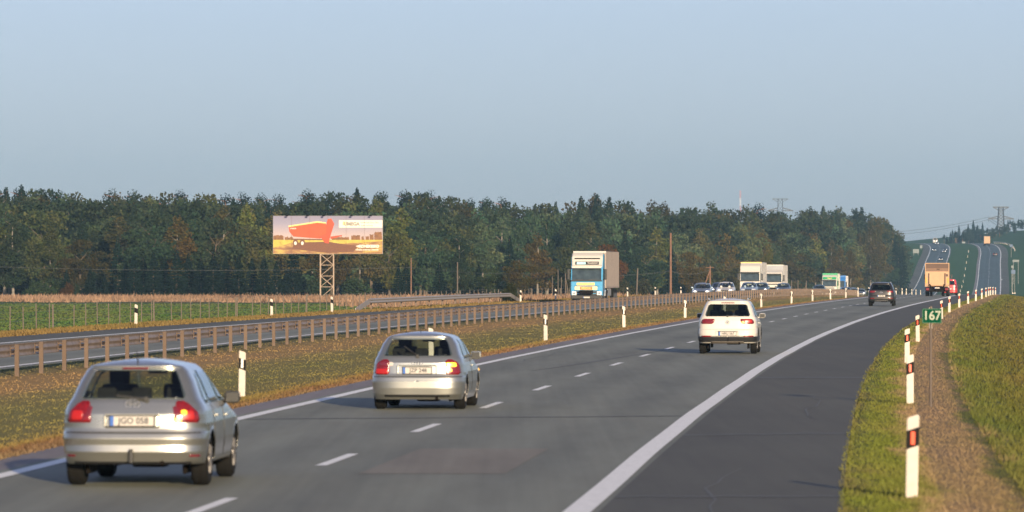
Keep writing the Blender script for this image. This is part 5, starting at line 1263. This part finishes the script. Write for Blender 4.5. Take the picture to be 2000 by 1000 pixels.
NAMES = {'spruce': 'spruce_tree', 'pine': 'pine_tree', 'birch': 'birch_tree', 'broad': 'broadleaf_tree', 'bush': 'bush'}
TREES = []
def tree(kind, x, Z, h, col, wide=1.0, row='middle', g_=None, cw=None, group='trees of the wood'):
    v = random.randrange(2 if kind == 'bush' else 3); cm, tm = VAR[(kind, v)][:2]
    if g_ is None: g_ = float(terr(x-float(LX(Z)), Z))
    s = h/10.0; root = empty(NAMES[kind], (x, Z, g_-.1), rz=random.uniform(0, 6.28)); root.scale = (s*wide, s*wide, s)
    c = bpy.data.objects.new('crown', cm); COL.objects.link(c); c.parent = root; c.color = (*col, 1)
    t = bpy.data.objects.new('trunk', tm); COL.objects.link(t); t.parent = root
    root['category'] = 'bush' if kind == 'bush' else 'tree'; root['group'] = group
    TREES.append((root, kind, 1000+F*x/Z, row, cw or '', HZ-F*(g_+h-CH)/Z)); return root
def ev(tab, x): a = np.array(tab, float); return float(np.interp(x, a[:,0], a[:,1]))
TOP = [(-60,366),(0,362),(60,364),(150,366),(300,369),(420,372),(530,376),(620,368),(700,371),(770,369),(800,364),(900,380),(1030,384),(1100,390),(1160,378),(1220,384),(1300,395),(1360,394),(1460,402),(1530,406),(1600,401),(1700,408),(1735,430),(1752,452),(1766,472)]
MID = [(-60,425),(0,420),(60,405),(100,425),(200,452),(300,410),(400,408),(500,412),(560,440),(700,430),(800,430),(900,442),(1000,450),(1100,455),(1200,455),(1400,470),(1600,480),(1740,500),(1766,505)]
EDGE = [(-80,735),(300,745),(560,760),(900,815),(1150,900),(1300,990),(1450,1110),(1570,1260),(1660,1430),(1720,1560),(1760,1650)]
GREENS = [((1.0,1.0,.95),'green'),((.8,.95,.9),'deep green'),((1.35,1.1,.75),'olive'),((1.25,1.12,1.0),'grey-green')]
WARM = [((1.75,1.05,.70),'brownish'),((2.15,1.05,.55),'rust-tinted'),((1.8,1.3,.6),'yellowing'),((1.5,1.15,.85),'tawny')]
def pick(kind, warm):
    if kind in ('spruce','pine'): return random.choice([((1,1,1),'dark'),((.8,.9,.95),'blackish green'),((1.25,1.15,1.0),'dusky green')])
    return random.choice(WARM) if random.random() < warm else random.choice(GREENS)
rows = 6
for r in range(rows):
    f = r/(rows-1.0); px = -55+random.uniform(0, 20)
    while px < 1757:
        Z0 = ev(EDGE, px); Z = Z0+f*(230 if px < 1200 else 200)+random.uniform(-12, 12)
        step = F/Z*random.uniform(3.1, 5.3)*(1.12 if r < 5 else .95)
        top, mid = ev(TOP, px), ev(MID, px); y = mid+(top-mid)*(f**.8)+random.uniform(-9, 9)*(1-.55*f)+(12 if r == 0 else 0)
        if r == rows-1: y = top+random.choice([-3,-1,0,0,1,2,3,4])-(4 if px < 1000 else 0)
        x = (px-1000)*Z/F; g_ = float(terr(x-float(LX(Z)), Z)); h = max(5.5, CH+(HZ-y)*Z/F-g_)
        leftish = px < 560
        if r == rows-1: kind = random.choice(['pine','pine','broad','pine','broad'] if px < 1000 else ['birch','birch','spruce','broad','broad'])
        elif r == rows-2: kind = random.choice(['pine','broad','birch','broad'] if px < 700 else ['broad','birch','broad','birch'])
        else: kind = random.choice(['birch','broad','broad','broad','birch','birch','spruce'])
        col, cw = pick(kind, .26 if px < 1000 else (.40 if px < 1500 else .55))
        kf = [1.3,1.8,2.0,1.6,.95,.8][r]*random.uniform(.65,1.35) if kind in ('birch','broad') else random.uniform(.8,1.2); col = tuple(c*kf for c in col)
        rw = ['front','second','third','fourth','fifth','skyline'][r]
        wmul = {'pine':1.15,'spruce':.9,'birch':1.22,'broad':1.0,'bush':1}[kind]*(1.0 if h < 14 else .86)
        tree(kind, x, Z, h, col, wmul, rw, g_, cw); px += step
# particular trees: the dark spruces of the near edge, the orange maple and its neighbours
for px, top, Z in [(246,505,735),(262,493,728),(280,498,738),(300,488,732),(322,497,741),(345,485,733),(368,492,744),(392,498,738),(417,489,731),(441,497,744),(466,494,737),(492,500,742),(516,497,735),(540,507,745),
                   (130,525,735),(176,520,728),(205,535,740),(778,516,735),(793,510,745),(858,508,735),(935,514,740)]:
    x = (px-1000)*Z/F; g_ = float(terr(x-float(LX(Z)), Z)); tree('spruce', x, Z, CH+(HZ-top)*Z/F-g_, (.62,.72,.72), 1.25, 'foremost', g_, 'very dark')
for px, top, Z, wd, col, cw, kd in [(1020,503,720,1.15,(2.3,1.25,.55),'orange-tinged','broad'),(960,516,725,1.2,(1.2,1.15,.8),'olive','broad'),(905,520,735,1.0,(1.1,1.1,1.0),'green','broad'),
                    (1190,470,860,.8,(3.0,1.0,.6),'reddish','broad'),(1352,500,900,.8,(2.1,1.1,.6),'rust-tinted','broad'),(1500,478,1050,.8,(2.6,1.5,.6),'golden orange','birch'),(1490,500,1020,.8,(2.3,1.3,.6),'orange','broad'),
                    (1640,480,1300,.9,(2.0,1.1,.8),'pinkish brown','birch'),(1662,486,1300,.9,(2.1,1.15,.8),'pinkish brown','birch'),(1625,470,1330,.8,(1.8,1.1,.8),'brown','birch'),(1715,425,1500,.7,(2.2,1.25,.8),'russet','birch'),(1700,432,1480,.7,(2.1,1.2,.8),'russet','birch'),
                    (1755,470,1640,.8,(.8,.8,.8),'dark','spruce'),(1763,478,1650,.8,(.8,.8,.8),'dark','spruce'),(1748,462,1650,.75,(.9,.9,.9),'dark','spruce'),(130,545,730,.7,(2.2,.8,.5),'reddish','bush')]:
    x = (px-1000)*Z/F; g_ = float(terr(x-float(LX(Z)), Z)); tree(kd, x, Z, CH+(HZ-top)*Z/F-g_, col, wd, 'foremost', g_, cw)
for px, Z, h in [(996,428,1.9),(1003,431,1.5),(988,433,1.4)]:
    x = (px-1000)*Z/F; tree('bush', x, Z, h, (1.1,.9,.6), .6, 'verge', None, 'brown-green', group='bushes at the end of the pale guard rail')
for px, Z, h in [(1735,1560,4),(1725,1540,3.5),(1742,1600,4),(1716,1500,3.5),(70,735,3.0),(100,738,3.4),(150,733,2.6),(620,760,3.5),(700,770,3.8),(1130,830,3.5),(1210,850,3.6),(1250,880,4)]:
    x = (px-1000)*Z/F; tree('bush', x, Z, h, (1.5,1.05,.85) if px > 1000 else (1.0,1.1,.9), 1.1, 'foot', None, 'scrubby')
# far hill
for k in range(40):
    px = 1846+k*4.6+random.uniform(-2,2); Z = 2560+random.uniform(0,130)+ (60 if k > 25 else 0); top = ev([(1840,458),(1855,446),(1880,447),(1900,436),(1925,444),(1960,448),(1990,444),(2030,450)], px)+random.uniform(-3,9)
    x = (px-1000)*Z/F; g_ = float(terr(x-float(LX(Z)), Z)); kind = random.choice(['spruce','broad','pine','broad'])
    if px in (1862,): kind = 'spruce'
    tree(kind, x, Z, max(5, CH+(HZ-top)*Z/F-g_), (.8,.9,1.0), .95, 'hill', g_, 'dark', group='trees on the far hill')
for px, top in [(1873,438),(1891,436),(1901,428),(1919,433),(1982,435)]:
    Z = 2600; x = (px-1000)*Z/F; g_ = float(terr(x-float(LX(Z)), Z)); tree('spruce', x, Z, CH+(HZ-top)*Z/F-g_, (.75,.85,.95), .8, 'hill', g_, 'dark pointed', group='trees on the far hill')
# skyline singles
for px, top, kd in [(42,351,'spruce'),(12,356,'spruce'),(697,357,'spruce'),(627,359,'broad'),(795,359,'broad'),(1135,374,'spruce'),(1166,370,'spruce'),(1190,374,'spruce'),(1480,386,'pine'),(1683,396,'spruce'),(1672,398,'spruce'),(1612,397,'broad')]:
    Z = ev(EDGE, px)+215; x = (px-1000)*Z/F; g_ = float(terr(x-float(LX(Z)), Z)); tree(kd, x, Z, CH+(HZ-top-5)*Z/F-g_, (.9,.95,1), 1.0, 'skyline', g_, 'tall dark')
# fill of the wood's interior, where single trees no longer read
VA, FA, RA, n0 = [], [], [], 0
rg = np.random.default_rng(5)
for k in range(230):
    px = rg.uniform(-60, 1752); Z = ev(EDGE, px)+rg.uniform(60, 300); f = 1.0; top = ev(TOP, px)+rg.uniform(12, 60); x = (px-1000)*Z/F; g_ = float(terr(x-float(LX(Z)), Z)); h = CH+(HZ-top)*Z/F-g_
    _, _, Vv, Ff = VAR[(['broad','birch','spruce'][k % 3], k % 3)]; s = h/10; V2 = Vv*np.array([s*1.1, s*1.1, s])+np.array([x, Z, g_]); VA.append(V2); FA.append(Ff+n0); n0 += len(Vv); RA.append(np.repeat(rg.random(len(Ff)), 4))
o = link('wood_interior', np_mesh('wood_interior', np.concatenate(VA), np.concatenate(FA), {'rnd': np.concatenate(RA)}), M['leaf']); o['kind'] = 'stuff'; o.color = (1.1,1.1,1.1,1)
# labels: kind, colour, row and place between things one can find
LM = [(-999,240,'left of the dark spruce block'),(240,533,'behind the dark spruce block'),(533,747,'behind the billboard'),(747,985,'between billboard and orange tree'),(985,1115,'by the orange tree'),
      (1115,1205,'behind the blue lorry'),(1205,1345,'around the tall brown pole'),(1345,1440,'above the leftmost oncoming cars'),(1440,1540,'above the two white lorries'),(1540,1650,'above the green lorry'),(1650,2200,'at the right end')]
seg = {}
for t in TREES:
    if t[3] in ('hill','verge'): continue
    s = next(q[2] for q in LM if q[0] <= t[2] < q[1]); seg.setdefault((t[1], t[3], s), []).append(t)
for (kd, row, s), L_ in seg.items():
    L_.sort(key=lambda t: t[2])
    for k, t in enumerate(L_):
        kn = {'spruce':'spruce','pine':'pine','birch':'birch-like tree','broad':'broadleaf tree','bush':'bush'}[kd]
        rw = {'skyline':'skyline','front':'front-row','foremost':'foremost','foot':'edge'}.get(row, row+'-row')
        o = '' if len(L_) == 1 else (', '+['first','second','third','fourth','fifth','sixth','seventh','eighth','ninth','tenth','eleventh','twelfth','thirteenth','fourteenth'][min(k,13)]+' from left')
        t[0]['label'] = f'{t[4]} {rw} {kn} {s}{o}'.strip()
H_ = sorted([t for t in TREES if t[3] == 'hill'], key=lambda t: t[2])
for k, t in enumerate(H_):
    ref = 'left of the pylon' if t[2] < 1935 else ('around the pylon foot' if t[2] < 1975 else 'right of the pylon')
    t[0]['_r'] = ref
for ref in ('left of the pylon','around the pylon foot','right of the pylon'):
    for kd in NAMES:
        L_ = [t for t in H_ if t[0]['_r'] == ref and t[1] == kd]
        for k, t in enumerate(L_):
            kn = {'spruce':'spruce','pine':'pine','birch':'birch','broad':'round tree','bush':'bush'}[kd]
            t[0]['label'] = f'{t[4]} {kn} on the far hill, {(ORD[k] if k else "first")} such {ref}'
for t in H_: del t[0]['_r']
for k, t in enumerate([t for t in TREES if t[3] == 'verge']): t[0]['label'] = ['tallest brown-green bush at the right end of the pale guard rail','right-hand low bush at the right end of the pale guard rail','left-hand low bush at the right end of the pale guard rail'][k]
print('TREES', len(TREES), {k: sum(1 for t in TREES if t[1] == k) for k in NAMES})
